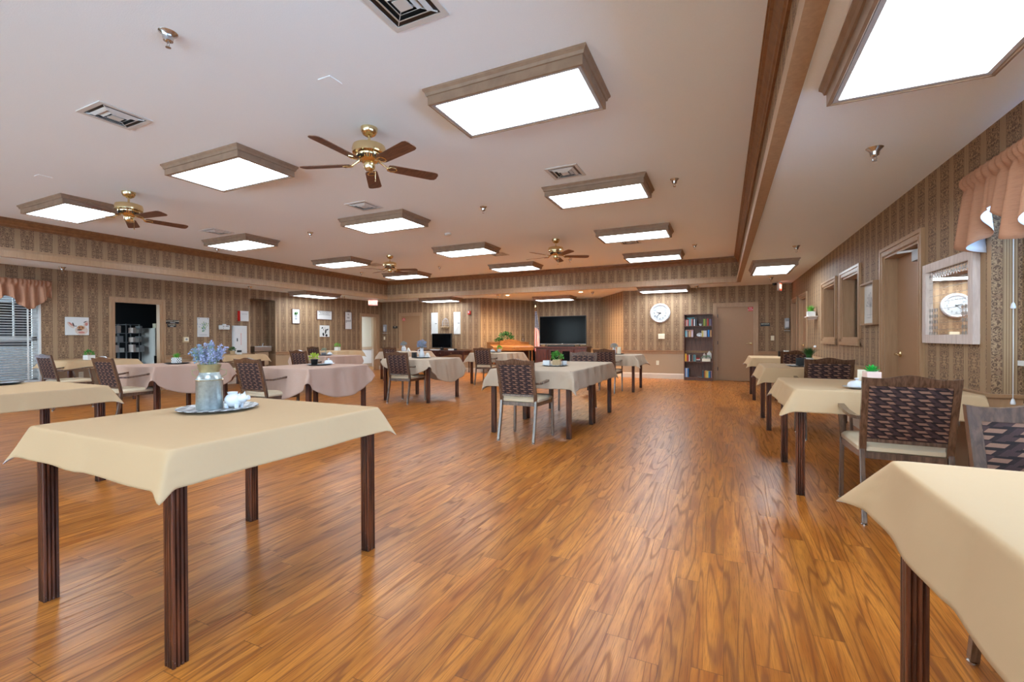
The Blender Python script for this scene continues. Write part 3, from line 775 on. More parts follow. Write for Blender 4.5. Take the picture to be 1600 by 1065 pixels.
def make_sprinkler():
    t = thing('sprinkler_head', '', 'sprinkler')
    b = MB(); b.lathe([(0.026, -0.050), (0.030, -0.030), (0.034, -0.018), (0.050, -0.003), (0.052, 0.0)], n=24)
    b.build('escutcheon', 'chrome', t, smooth=True)
    b = MB(); b.lathe([(0.008, -0.062), (0.018, -0.055), (0.022, -0.048)], n=16)
    b.tube([(0.010, 0, -0.06), (0.012, 0, -0.08), (0.0, 0, -0.088)], 0.0025, 6); b.tube([(-0.010, 0, -0.06), (-0.012, 0, -0.08), (0.0, 0, -0.088)], 0.0025, 6)
    b.lathe([(0.002, -0.092), (0.015, -0.091), (0.015, -0.088), (0.002, -0.087)], n=14)
    b.build('deflector', 'chrome', t, smooth=True)
    return t
spr = make_sprinkler(); SG = 'chrome ceiling sprinkler heads'
sp = [(-3.12, 1.66, HH, 'chrome sprinkler on the raised ceiling at the upper left, the largest of all'), (-3.15, 5.79, HH, 'chrome sprinkler in the middle of the raised ceiling, between two rows of lights'),
      (-0.53, 5.78, HH, 'chrome sprinkler right of the second light in the right column'), (-6.69, 5.83, HH, 'chrome sprinkler between the left and middle columns of lights'),
      (-0.53, 10.03, HH, 'chrome sprinkler right of the far light of the right column'), (-6.8, 10.07, HH, 'chrome sprinkler near the far left fan, in front of the end light'),
      (-9.40, 9.96, HH, 'chrome sprinkler close to the left crown moulding, far end'), (-9.55, 5.97, HH, 'chrome sprinkler close to the left crown moulding, under the second left light'),
      (-3.34, 10.49, HH, 'chrome sprinkler just under the blades of the far right fan'),
      (0.96, 3.95, HL, 'chrome sprinkler on the low right ceiling, nearest the big light'), (0.96, 7.69, HL, 'chrome sprinkler on the low right ceiling, in front of the small far light'),
      (0.96, 11.50, HL, 'chrome sprinkler on the low right ceiling beside the exit sign'), (-10.84, 4.0, HL, 'chrome sprinkler on the low left ceiling, above the pig picture'),
      (-10.75, 7.52, HL, 'chrome sprinkler on the low left ceiling, above the fountain niche'), (-10.75, 10.6, HL, 'chrome sprinkler on the low left ceiling, near the exit sign'),
      (-6.28, 12.46, HL, 'chrome sprinkler left of the downlight over the piano'), (-3.42, 12.84, HL, 'chrome sprinkler right of the downlight by the television'),
      (-0.62, 12.6, HL, 'chrome sprinkler right of the light above the clock'), (-9.24, 12.46, HL, 'chrome sprinkler left of the light above the shutters')]
for i, (x, y, z, lab) in enumerate(sp):
    if i == 0: spr.location = (x, y, z); tag(spr, lab, 'sprinkler', SG)
    else: dup(spr, (x, y, z), 0, lab, SG)
b = MB(); b.lathe([(0.045, -0.035), (0.062, -0.022), (0.066, 0.0)], n=26)
tag(b.build('smoke_detector', 'whitep', smooth=True), 'round white smoke detector in the middle of the ceiling', 'smoke detector', loc=(-4.54, 6.99, HH))
for x, y, lab in ((-2.63, 2.48, 'flat square blank cover plate near the largest fan, left of the first light'), (-7.18, 2.49, 'flat square blank cover plate near the left edge of the ceiling')):
    b = MB(); b.box(-0.06, 0.06, -0.06, 0.06, -0.006, 0); tag(b.build('cover_plate', 'ceil', bevel=0.002), lab, 'cover plate', 'ceiling cover plates', loc=(x, y, HH))

def exit_sign(x, y, label, word, rz=0):
    t = thing('exit_sign', label, 'exit sign', (x, y, HL), rz)
    b = MB(); b.box(-0.03, 0.03, -0.05, 0.05, -0.02, 0); b.build('ceiling_mount', 'whitep', t)
    b = MB(); b.box(-0.155, 0.155, -0.025, 0.025, -0.215, -0.02); bo = b.build('housing', 'whitep', t, bevel=0.004)
    b = MB(); b.box(-0.14, 0.14, -0.027, -0.025, -0.20, -0.035); b.build('lit_face', 'exitface', t)
    text('lettering', word, 0.15, 'exitred', t, (0, -0.028, -0.118), (radians(90), 0, 0))
    return t
M['exitface'] = emit('exit_sign_face', (255, 70, 40), 0.55)
exit_sign(-10.62, 11.78, 'lit red EXIT sign hanging from the low ceiling above the open left doorway', 'EXIT', radians(40))
exit_sign(1.22, 12.55, 'lit red exit sign seen edge on in the far right ceiling corner', 'EXIT', radians(75))
b = MB(); b.lathe([(0.0001, -0.06), (0.03, -0.055), (0.045, -0.035), (0.048, -0.01), (0.048, 0)], n=20); tag(b.build('dome_camera', 'black', smooth=True), 'small black dome camera beside the far right exit sign', 'camera', loc=(1.14, 12.80, HL))

# ------------------------------------------------------------------ tables
def leg_outline(h):
    # fluted square section
    o = []
    for sx, sy in ((1, 0), (0, 1), (-1, 0), (0, -1)):
        for t_ in (-0.9, -0.62, -0.5, -0.38, -0.12, 0.0, 0.12, 0.38, 0.5, 0.62, 0.9):
            d = h - (0.006 if abs(abs(t_) - 0.5) < 0.02 or t_ == 0.0 else 0.0)
            if sx: o.append((sx * d, sx * t_ * h))
            else: o.append((-sy * t_ * h, sy * d))
    return o
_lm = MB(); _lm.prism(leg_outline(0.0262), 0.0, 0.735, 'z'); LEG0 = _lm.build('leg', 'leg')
_tm = MB(); _tm.box(-0.505, 0.505, -0.505, 0.505, 0.735, 0.756)
TOP0 = _tm.build('tabletop', 'tabletop', bevel=0.003)
_am = MB()
for s in (-1, 1):
    _am.box(-0.44, 0.44, s * 0.455, s * 0.475, 0.69, 0.735); _am.box(s * 0.455, s * 0.475, -0.44, 0.44, 0.69, 0.735)
APR0 = _am.build('apron', 'tabletop')
def table(cx, cy, label, rz=0.0):
    t = thing('dining_table', label, 'table', (cx, cy, 0), rz, 'square dining tables')
    for o0, loc in [(TOP0, (0, 0, 0)), (APR0, (0, 0, 0))] + [(LEG0, (sx * 0.47, sy * 0.47, 0)) for sx in (-1, 1) for sy in (-1, 1)]:
        o = o0.copy(); C.objects.link(o); o.parent = t; o.location = loc
    return t

def cloth(cx, cy, label, mat, S=None, R=None, hx=0.51, hy=0.51, seed=0, a0=14, a1=32, wav=0.012, waves=5, sy=None, rot=0.0, dx=0.0, dy=0.0, fold=0.0, xmin=-99, xmax=99):
    """cloth lying on a table top; S = half side of a square cloth, R = radius of a round one. rot/dx/dy shift the cloth itself"""
    rnd = random.Random(seed); NA, NR = 168, 12
    Z = 0.7605; ph = [rnd.uniform(0, 2 * pi) for _ in range(8)]
    kw = [rnd.uniform(0.8, 1.3) for _ in range(8)]
    V = [(0, 0, Z)]; rings = []
    sy = sy or S
    def edge(a, X, Y): return min(X / max(abs(cos(a)), 1e-6), Y / max(abs(sin(a)), 1e-6))
    def lim(a):
        if R: return R
        a2 = a - rot
        # mitred corner slightly rounded
        return edge(a2, S, sy)
    def place(u, v):
        ou, ov = max(abs(u) - hx, 0.0), max(abs(v) - hy, 0.0); d = hypot(ou, ov)
        if d < 1e-9: return (u, v, Z)
        su, sv = (1 if u > 0 else -1), (1 if v > 0 else -1)
        phi = atan2(ov, ou); eu, ev = max(-hx, min(hx, u)), max(-hy, min(hy, v))
        c = (1 - abs(phi - pi / 4) / (pi / 4)) ** 1.05 if 0 < phi < pi / 2 else 0.0
        # distance along the edge to the nearest corner
        dc = (hy - abs(v)) if ov == 0 else ((hx - abs(u)) if ou == 0 else 0.0)
        near = math.exp(-(max(dc, 0) / 0.13) ** 2)
        k = int((su > 0)) + 2 * int(sv > 0)
        al = a0 + (a1 - a0) * (c if (ou > 0 and ov > 0) else 0.0) + (a1 - a0) * 0.18 * near * (1 - c)
        al += fold * c * (1 if k % 2 else -1)
        s_ = (v if ov == 0 else u)
        wv = wav * sin(s_ * waves * 2 * pi * 0.5 * kw[k] + ph[k] + (0.7 if ou > ov else 0)) + wav * 0.5 * sin(s_ * waves * 2 * pi * 1.1 * kw[k + 4] + ph[k + 4])
        al = radians(max(2.0, al)); rr = 0.012
        if d < rr * 1.5: out = rr * sin(d / rr); dr = rr * (1 - cos(d / rr))
        else:
            e_ = d - rr * 1.5; out = rr + e_ * sin(al); dr = rr * 0.93 + e_ * cos(al)
        out += max(wv * min(1.0, d / 0.12), -out * 0.8)
        cu, cv = (cos(phi) if ou > 0 else 0.0), (sin(phi) if ov > 0 else 0.0)
        px_ = eu + su * cu * out; lo_, hi_ = xmin - cx + d * 0.01, xmax - cx - d * 0.01
        return (max(lo_, min(hi_, px_)), ev + sv * cv * out, Z - dr)
    for i in range(NA):
        # concentrate samples near the corners
        a = 2 * pi * i / NA
        a = a - 0.10 * sin(4 * a - pi) * 0.9 if False else a
        re = edge(a, hx, hy); rb = lim(a); col = []
        col.append(place(cos(a) * re * 0.55, sin(a) * re * 0.55)); col.append(place(cos(a) * re * 0.995, sin(a) * re * 0.995))
        for j in range(1, NR + 1):
            t_ = (j / NR) ** 1.35; r_ = re + (rb - re) * t_
            col.append(place(cos(a) * r_ + dx * t_, sin(a) * r_ + dy * t_))
        rings.append(col)
    m_ = len(rings[0]); Fs = []
    for i in range(NA): V += rings[i]
    for i in range(NA):
        j = (i + 1) % NA; A, B = 1 + i * m_, 1 + j * m_
        Fs.append((0, A, B))
        for k in range(m_ - 1): Fs.append((A + k, A + k + 1, B + k + 1, B + k))
    me = bpy.data.meshes.new('tablecloth'); me.from_pydata(V, [], Fs)
    for p in me.polygons: p.use_smooth = True
    me.materials.append(M[mat]); me.materials.append(M['lining'] if mat == 'khaki' else M[mat])
    o = bpy.data.objects.new('tablecloth', me); C.objects.link(o); o.location = (cx, cy, 0)
    sb = o.modifiers.new('sub', 'SUBSURF'); sb.levels = 1; sb.render_levels = 1
    so = o.modifiers.new('thick', 'SOLIDIFY'); so.thickness = 0.003; so.offset = -1; so.material_offset = 1; so.material_offset_rim = 1
    # offset towards the table: faces wind upwards
    return tag(o, label, 'tablecloth', 'tablecloths')

K, Mv, Tp = 'khaki', 'mauve', 'taupe'
TABLES = [  # key, x, y, table label, cloth label, cloth args
 ('A', -2.20, 1.40, 'dark wood square table nearest the camera, under the milk can', 'khaki cloth on the nearest table, under the milk can with flowers', dict(mat=K, S=0.648, seed=1, a0=15, a1=30, wav=0.006, waves=2.5)),
 ('B', -5.00, 1.42, 'dark wood square table cut off by the left edge of the photo', 'khaki cloth on the table cut by the left edge', dict(mat=K, S=0.65, seed=2, a0=16, a1=36, wav=0.006, waves=2.5)),
 ('C', -10.62, 4.30, 'square table beside the left window blinds', 'khaki cloth on the table beside the window blinds', dict(mat=K, S=0.66, seed=3, a0=18, a1=40, wav=0.008)),
 ('D', -7.49, 4.02, 'square table behind the milk can, with round pinkish cloth', 'pinkish beige cloth with grass pot in white basket pattern', dict(mat=Mv, R=0.93, seed=4, a0=10, a1=28, wav=0.012, waves=4)),
 ('E', -5.12, 4.48, 'square table between the front table and the fountain, pinkish cloth', 'pinkish beige cloth hanging low, under dark planter and butter dish', dict(mat=Mv, R=0.92, seed=5, a0=10, a1=30, wav=0.014, waves=4)),
 ('F', -7.90, 7.30, 'square table behind the dark planter table, pinkish cloth', 'pinkish beige cloth under the small grey planter', dict(mat=Mv, R=0.86, seed=6, a0=12, a1=30, wav=0.014, waves=4)),
 ('G', -10.70, 10.30, 'square table by the far left wall under the cow picture', 'khaki cloth on the far table under the cow picture', dict(mat=K, S=0.70, seed=7, a0=12, a1=34, wav=0.012)),
 ('H', -10.62, 6.95, 'square table in front of the white cabinet and drinking fountain', 'khaki cloth in front of the white wall cabinet', dict(mat=K, S=0.68, seed=8, a0=16, a1=36, wav=0.008)),
 ('I', -5.13, 7.00, 'square table with the white pitcher of blue flowers', 'greyish beige cloth under the white pitcher of blue flowers', dict(mat=Tp, R=0.90, seed=9, a0=9, a1=30, wav=0.016, waves=5, dx=0.06, dy=0.10)),
 ('J', -8.14, 10.35, 'square table by the small television, behind the pitcher table', 'greyish beige cloth under the checked vase', dict(mat=Tp, S=0.72, seed=10, a0=14, a1=36, wav=0.014)),
 ('K', -5.21, 10.27, 'square table in front of the piano', 'greyish beige cloth on the table in front of the piano', dict(mat=Tp, S=0.74, seed=11, a0=12, a1=34, wav=0.018, waves=6)),
 ('M', -2.15, 9.97, 'square table in front of the wall clock', 'greyish beige cloth under the candle and blue flowers', dict(mat=Tp, S=0.74, seed=12, a0=14, a1=36, wav=0.02, waves=7)),
 ('N2', 0.97, 4.28, 'dark wood table by the right wall with the pink succulent pot', 'khaki cloth under the white butter dish by the right wall', dict(mat=K, S=0.68, seed=14, a0=15, a1=36, wav=0.008, waves=3)),
 ('N3', 0.97, 6.75, 'dark wood table by the right wall with the spiky green plant', 'khaki cloth under the spiky plant by the right wall', dict(mat=K, S=0.70, seed=15, a0=15, a1=36, wav=0.010, waves=3)),
 ('N4', 0.97, 9.65, 'farthest dark wood table by the right wall', 'khaki cloth on the farthest table by the right wall', dict(mat=K, S=0.68, seed=16, a0=15, a1=40, wav=0.010, waves=3)),
 ('N1', 0.97, 1.20, 'dark wood table at the lower right corner of the photo', 'khaki cloth filling the lower right corner of the photo', dict(mat=K, S=0.69, seed=17, a0=17, a1=44, wav=0.007, waves=2.5)),
]
for k_, x, y, tl, cl, kw in TABLES:
    table(x, y, tl)
    if x > 0.9: kw['xmax'] = XR - 0.012 if k_ not in ('N1', 'N2') else XR - 0.045
    if k_ == 'G': kw['xmin'] = XL + 0.045
    cloth(x, y, cl, **kw)
table(-2.03, 5.31, 'nearer of two tables pushed together in the centre'); table(-2.03, 6.35, 'farther of two tables pushed together in the centre')
cloth(-2.03, 5.83, 'long wrinkled greyish beige cloth over the two joined centre tables', Tp, S=0.74, sy=1.24, hy=1.03, seed=13, a0=7, a1=24, wav=0.014, waves=6)
for o in (LEG0, TOP0, APR0): bpy.data.objects.remove(o)

# ------------------------------------------------------------------ chairs
def make_chair():
    """faces +y; origin on the floor between the legs"""
    t = thing('dining_chair', '', 'chair')
    # seat
    P = []
    for k in range(5): a = pi + k * pi / 8; P.append((-0.20 + 0.03 * cos(a), -0.18 + 0.03 * sin(a)))
    outline = [(-0.205, -0.205), (0.205, -0.205), (0.225, -0.19), (0.245, 0.20), (0.215, 0.245), (0.12, 0.258), (-0.12, 0.258), (-0.215, 0.245), (-0.245, 0.20), (-0.225, -0.19)]
    b = MB()
    lv = [(0.425, 0.97), (0.432, 1.0), (0.455, 1.0), (0.472, 0.94), (0.480, 0.80), (0.484, 0.4)]
    V = []; Fs = []; n = len(outline)
    for z, s in lv: V += [(x * s, 0.02 + (y - 0.02) * s, z) for x, y in outline]
    for i in range(len(lv) - 1):
        for k in range(n): Fs.append((i * n + k, i * n + (k + 1) % n, (i + 1) * n + (k + 1) % n, (i + 1) * n + k))
    Fs += [tuple(range(n))[::-1], tuple((len(lv) - 1) * n + k for k in range(n))]
    b.mesh(V, Fs); se = b.build('seat', 'vinyl', t, smooth=True)
    # seat rails
    b = MB()
    b.bar((-0.19, -0.20, 0.405), (0.19, -0.20, 0.405), 0.04, 0.022, (0, 0, 1)); b.bar((-0.22, 0.22, 0.405), (0.22, 0.22, 0.405), 0.04, 0.022, (0, 0, 1))
    for s in (-1, 1): b.bar((s * 0.205, -0.19, 0.405), (s * 0.235, 0.21, 0.405), 0.04, 0.020, (0, 0, 1))
    b.build('seat_frame', 'frame', t)
    # legs
    for s in (-1, 1):
        b = MB()
        b.bar((s * 0.208, -0.285, 0.012), (s * 0.206, -0.225, 0.30), 0.026, 0.030, (1, 0, 0)); b.bar((s * 0.206, -0.225, 0.298), (s * 0.206, -0.205, 0.44), 0.026, 0.034, (1, 0, 0))
        lg = b.build('leg', 'frame', t, bevel=0.002)
        b = MB(); b.lathe([(0.017, 0), (0.017, 0.006), (0.010, 0.010), (0.010, 0.016)], (s * 0.208, -0.287, 0), 14); b.build('glide', 'chrome', lg, smooth=True)
        b = MB(); b.bar((s * 0.242, 0.222, 0.012), (s * 0.238, 0.222, 0.43), 0.026, 0.028, (1, 0, 0))
        lg = b.build('leg', 'frame', t, bevel=0.002)
        b = MB(); b.lathe([(0.017, 0), (0.017, 0.006), (0.010, 0.010), (0.010, 0.016)], (s * 0.242, 0.222, 0), 14); b.build('glide', 'chrome', lg, smooth=True)
        # arm: post rises from the front leg, curves back, joins the back post
        b = MB()
        pts = [(s * 0.238, 0.222, 0.42), (s * 0.246, 0.200, 0.52), (s * 0.256, 0.180, 0.60), (s * 0.258, 0.165, 0.650)]
        for p, q in zip(pts, pts[1:]): b.bar(p, q, 0.024, 0.026, (1, 0, 0))
        arm = [(0.262, 0.215, 0.668), (0.262, 0.13, 0.668), (0.255, -0.03, 0.645), (0.238, -0.15, 0.632), (0.218, -0.235, 0.636)]
        for p, q in zip(arm, arm[1:]): b.bar((s * p[0], p[1], p[2]), (s * q[0], q[1], q[2]), 0.036, 0.022, (1, 0, 0))
        b.build('armrest', 'frame', t, bevel=0.002)
    # back: posts lean backwards, top rail with a raised crest
    def by(z): return -0.205 - (z - 0.44) * 0.20 - max(0, z - 0.6) * 0.05
    b = MB()
    for s in (-1, 1):
        zs = [0.43, 0.55, 0.70, 0.875]
        for z0, z1 in zip(zs, zs[1:]):
            b.bar((s * (0.202 + (z0 - .43) * .01), by(z0), z0), (s * (0.202 + (z1 - .43) * .01), by(z1), z1), 0.034, 0.026, (1, 0, 0))
    nn = 24; top = []; bot = []
    for i in range(nn + 1):
        x = -0.224 + 0.448 * i / nn; tt = abs(x) / 0.224
        top.append((x, 0.884 + 0.022 * (0.5 + 0.5 * cos(pi * min(1, tt / 0.62))) + (0.006 * max(0, (tt - 0.8) / 0.2)))); bot.append((x, 0.838))
    V = []; Fs = []
    for (x, z), (x2, z2) in zip(top, bot):
        for yy in (-0.013, 0.013): V += [(x, by(z) + yy, z), (x2, by(z2) + yy, z2)]
    for i in range(nn):
        a = i * 4; c = a + 4
        Fs += [(a, c, c + 1, a + 1), (a + 2, a + 3, c + 3, c + 2), (a, a + 2, c + 2, c), (a + 1, c + 1, c + 3, a + 3)]
    Fs += [(0, 1, 3, 2), (nn * 4, nn * 4 + 2, nn * 4 + 3, nn * 4 + 1)]
    b.mesh(V, Fs)
    b.bar((-0.19, by(0.505), 0.505), (0.19, by(0.505), 0.505), 0.03, 0.022, (0, 0, 1))
    b.build('back_frame', 'frame', t)
    b = MB(); N = 8
    for side, off in ((-1, -0.016), (1, 0.018)):
        for i in range(N):
            for j in range(N):
                q = []; uq = []
                for (a, c) in ((i, j), (i + 1, j), (i + 1, j + 1), (i, j + 1)):
                    x = -0.187 + 0.374 * a / N; z = 0.512 + 0.330 * c / N
                    bulge = 0.010 * sin(pi * a / N) ** 0.5 * sin(pi * c / N) ** 0.5 if 0 < a < N and 0 < c < N else 0
                    q.append((x, by(z) + off * 0.6 + side * bulge, z)); uq.append((x + 1, z))
                b.face(q if side < 0 else q[::-1], uq if side < 0 else uq[::-1])
    b.build('back_panel', 'fabric', t, smooth=True)
    return t
chair = make_chair(); CG = 'dining chairs with lozenge fabric backs'
CH = [(-2.04, 4.745, 0, 'bronze framed dining chair at the near side of the joined centre tables'),
      (-2.06, 6.87, 180, 'dining chair facing the camera at the far end of the joined centre tables'),
      (-5.13, 6.54, 4, 'dining chair pushed to the table with the white pitcher'),
      (-5.20, 9.75, 0, 'dining chair at the table in front of the piano'),
      (-2.17, 9.36, -2, 'dining chair at the table in front of the clock'),
      (0.985, 3.63, -2, 'large dining chair in front of the table with the succulent, right side'),
      (0.99, 1.80, 180, 'dining chair facing the camera with bluish frame at the right edge'),
      (1.025, 6.12, 0, 'dark dining chair at the right wall table with the spiky plant'),
      (1.09, 9.05, 0, 'small dark dining chair at the farthest right wall table'),
      (-7.31, 3.38, 3, 'dining chair left of the milk can, at the round pinkish cloth'),
      (-9.88, 3.70, 4, 'dining chair nearest the left window blinds'),
      (-5.21, 3.90, 2, 'dining chair right of the milk can, at the low hanging pinkish cloth'),
      (-7.74, 6.72, 2, 'dining chair at the table with the small grey planter'),
      (-10.74, 9.72, 0, 'small dining chair at the far khaki table under the cow picture'),
      (-9.98, 6.38, 8, 'dining chair hidden behind the blue flowers, at the cabinet table'),
      (-8.01, 9.79, 0, 'dining chair at the table by the small television')]
for i, (x, y, rz, lab) in enumerate(CH):
    if i == 0: chair.location = (x, y, 0); chair.rotation_euler = (0, 0, radians(rz)); tag(chair, lab, 'chair', CG)
    else: dup(chair, (x, y, 0), radians(rz), lab, CG)

# ------------------------------------------------------------------ small things on the tables
ZT = 0.7625
M['plaid'] = None
def plaid_mat():
    t = NT('buffalo_plaid_tray').set(0.3, 0, 0.5)
    o = t.xyz(t.obj())
    a = t.math('GREATER_THAN', t.math('FRACT', t.math('DIVIDE', t.math('ADD', o[0], o[1]), 0.07)), 0.5)
    c = t.math('GREATER_THAN', t.math('FRACT', t.math('DIVIDE', t.math('SUBTRACT', o[0], o[1]), 0.07)), 0.5)
    s_ = t.math('MULTIPLY', t.math('ADD', a, c), 0.5)
    t.col(t.mix(s_, s2l((190, 190, 192)), s2l((34, 34, 38)))); return t.m
M['plaid'] = plaid_mat()
def galv():
    t = NT('galvanized_steel').set(0.32, 0.85, 0.5)
    v = t.node('ShaderNodeTexVoronoi'); t.link(t.obj(), v.inputs['Vector']); v.inputs['Scale'].default_value = 55
    n = t.noise(t.obj(), 60, 3, 0.6)
    c = t.mix(n, s2l((128, 136, 138)), s2l((206, 214, 214)))
    t.col(t.mix(t.math('MULTIPLY', t.xyz(v.outputs['Color'])[0], 0.5), c, s2l((176, 184, 180))))
    t.put(t.b.inputs['Roughness'], t.math('MULTIPLY_ADD', n, 0.25, 0.22)); return t.m
M['galv'] = galv()
M['aged'] = plain('aged_brass_tin', (170, 160, 122), 0.35, 0.7, vary=0.12, scale=60)
def basket_mat():
    t = NT('white_lattice_ceramic').set(0.4); o = t.xyz(t.obj())
    k = t.math('SUBTRACT', t.math('ABSOLUTE', t.math('SUBTRACT', t.math('FRACT', t.math('MULTIPLY', o[2], 26)), 0.5)), t.math('ABSOLUTE', t.math('SUBTRACT', t.math('FRACT', t.math('MULTIPLY', t.math('ADD', o[0], o[1]), 26)), 0.5)))
    t.col(t.mix(t.math('LESS_THAN', t.math('ABSOLUTE', k), 0.10), s2l((236, 236, 234)), s2l((60, 62, 66)))); return t.m
M['lattice'] = basket_mat()
def check_mat():
    t = NT('blue_check_ceramic').set(0.25); o = t.xyz(t.obj())
    k = t.math('GREATER_THAN', t.math('FRACT', t.math('MULTIPLY', o[2], 22)), 0.5); j = t.math('GREATER_THAN', t.math('FRACT', t.math('MULTIPLY', t.math('ADD', o[0], o[1]), 18)), 0.5)
    t.col(t.mix(t.math('MULTIPLY', k, j), s2l((234, 236, 240)), s2l((60, 80, 116)))); return t.m
M['check'] = check_mat()
M['candle'] = plain('ivory_candle', (240, 230, 206), 0.4, vary=0.02)
M['pinkpot'] = plain('blush_pot', (238, 206, 194), 0.4, vary=0.02)
M['yellowleaf'] = plain('yellow_green_leaf', (170, 190, 60), 0.5, vary=0.2, scale=60)

def tray(x, y, r, label, mat='black', group='round trays'):
    b = MB(); b.lathe([(r * 0.70, 0.0), (r * 0.78, 0.003), (r * 0.98, 0.012), (r, 0.013), (r * 0.99, 0.016), (r * 0.76, 0.007), (0.001, 0.006)], n=40)
    return tag(b.build('serving_tray', mat, smooth=True), label, 'tray', group, loc=(x, y, ZT))
def leaves(b, c, R, n, size, rnd, up=0.5, flat=1.0):
    for _ in range(n):
        th, ph = rnd.uniform(0, 2 * pi), rnd.uniform(-0.15, 1.0); rr = R * rnd.uniform(0.45, 1.0)
        d = Vector((cos(th) * cos(ph * pi / 2), sin(th) * cos(ph * pi / 2), sin(ph * pi / 2) * flat)); p = Vector(c) + d * rr
        s = size * rnd.uniform(0.7, 1.2); ax = (d + Vector((rnd.uniform(-.7, .7), rnd.uniform(-.7, .7), rnd.uniform(-.3, up)))).normalized()
        sd = ax.cross(Vector((rnd.uniform(-1, 1), rnd.uniform(-1, 1), rnd.uniform(-1, 1)))).normalized(); nm = ax.cross(sd)
        q = [p, p + ax * s * .5 + sd * s * .36, p + ax * s, p + ax * s * .5 - sd * s * .36]; m2 = p + ax * s * .5 + nm * s * .12
        k = len(b.v); b.mesh(q + [m2], [(0, 1, 4), (1, 2, 4), (2, 3, 4), (3, 0, 4)])
def blades(b, c, R, n, h, rnd, spread=0.5, wd=0.004):
    for _ in range(n):
        th = rnd.uniform(0, 2 * pi); r_ = R * rnd.uniform(0, 1); p = Vector((c[0] + cos(th) * r_, c[1] + sin(th) * r_, c[2]))
        hh = h * rnd.uniform(0.6, 1.05); t2 = th + rnd.uniform(-.6, .6); lean = spread * rnd.uniform(0.1, 1.0); o = Vector((cos(t2), sin(t2), 0)); sd = Vector((-sin(t2), cos(t2), 0)) * wd
        pts = [p + o * hh * lean * t_ ** 2 + Vector((0, 0, hh * t_ * (1 - 0.25 * lean * t_))) for t_ in (0, 0.35, 0.7, 1.0)]
        V = []
        for i, q in enumerate(pts): f_ = (1, 0.9, 0.6, 0.08)[i]; V += [q - sd * f_, q + sd * f_]
        b.mesh(V, [(0, 1, 3, 2), (2, 3, 5, 4), (4, 5, 7, 6)])
def pot_plant(x, y, label, pot='whitep', shape='square', w_=0.07, h=0.06, kind='grass', fol='grass', ph=0.07, seed=0, z=ZT, rz=0.2, n=None):
    rnd = random.Random(seed); t = thing('potted_plant', label, 'potted plant', (x, y, z), rz)
    b = MB(); a = w_ / 2
    if shape == 'square':
        b.prism([(-a, -a), (a, -a), (a, a), (-a, a)], 0, h)
        po = b.build('pot', pot, t, bevel=0.003)
    else:
        b.lathe([(a * .72, 0), (a * .80, 0.004), (a, h), (a * .9, h), (a * .85, h * .85)], n=24); po = b.build('pot', pot, t, smooth=True)
    b = MB(); b.lathe([(0.001, h * .92), (a * .84, h * .92)], n=16); b.build('soil', 'black', t)
    b = MB()
    if kind == 'grass': blades(b, (0, 0, h * .9), a * .8, n or 90, ph, rnd, 0.7, 0.0022)
    elif kind == 'spiky':
        for k in range(3): blades(b, (0, 0, h * .9), a * .5, n or 30, ph, rnd, 0.9, 0.005)
    elif kind == 'succulent':
        for ring, (cnt, ln, el) in enumerate(((8, .052, .35), (7, .05, .75), (5, .046, 1.15), (3, .036, 1.45))):
            for k in range(cnt):
                th = 2 * pi * k / cnt + ring * .4; d = Vector((cos(th) * cos(el), sin(th) * cos(el), sin(el))); sd = Vector((-sin(th), cos(th), 0)); p = Vector((0, 0, h)); nn = d.cross(sd)
                b.mesh([p, p + d * ln * .45 + sd * .011, p + d * ln, p + d * ln * .45 - sd * .011, p + d * ln * .45 - nn * .006, p + d * ln * .4 + nn * .002], [(0, 1, 5), (1, 2, 5), (2, 3, 5), (3, 0, 5), (0, 4, 1), (1, 4, 2), (2, 4, 3), (3, 4, 0)])
    else: leaves(b, (0, 0, h + ph * .25), ph * .95, n or 130, 0.028, rnd)
    b.build('foliage', fol, t)
    return t
def butter_dish(x, y, label, s=1.0):
    t = thing('butter_dish', label, 'butter dish', (x, y, ZT + 0.001), 0, 'white covered butter dishes'); t.scale = (s, s, s)
    b = MB(); b.lathe([(0.030, 0), (0.034, 0.003), (0.066, 0.012), (0.068, 0.015), (0.034, 0.008), (0.001, 0.007)], n=30, sx=1.25); b.build('saucer', 'white', t, smooth=True)
    b = MB(); b.lathe([(0.043, 0.012), (0.045, 0.022), (0.040, 0.040), (0.026, 0.052), (0.006, 0.056), (0.005, 0.061), (0.011, 0.067), (0.011, 0.072), (0.001, 0.076)], n=30, sx=1.25); b.build('lid', 'white', t, smooth=True)
    return t
def flowers(t, c, R, n, mats, seed, stem_to=None, tall=1.0):
    rnd = random.Random(seed)
    for i, (mat, k) in enumerate(mats):
        b = MB(); 
        for _ in range(k):
            th, rr = rnd.uniform(0, 2 * pi), R * rnd.uniform(0.0, 1.0) ** 0.6; zz = rnd.uniform(0.1, 1.0) * R * tall * (1.1 - 0.4 * rr / R)
            p = Vector((c[0] + cos(th) * rr, c[1] + sin(th) * rr, c[2] + zz)); leaves(b, p, 0.010, 7, 0.013, rnd)
        b.build('blossoms' if i == 0 else 'foliage', mat, t)
    b = MB()
    for _ in range(n):
        th, rr = rnd.uniform(0, 2 * pi), R * rnd.uniform(0.1, 0.85)
        b.tube([(c[0], c[1], c[2] - 0.03), (c[0] + cos(th) * rr * .4, c[1] + sin(th) * rr * .4, c[2] + R * .4), (c[0] + cos(th) * rr, c[1] + sin(th) * rr, c[2] + R * .9 * tall)], 0.0012, 4, cap=False)
    b.build('stems', 'stem', t)

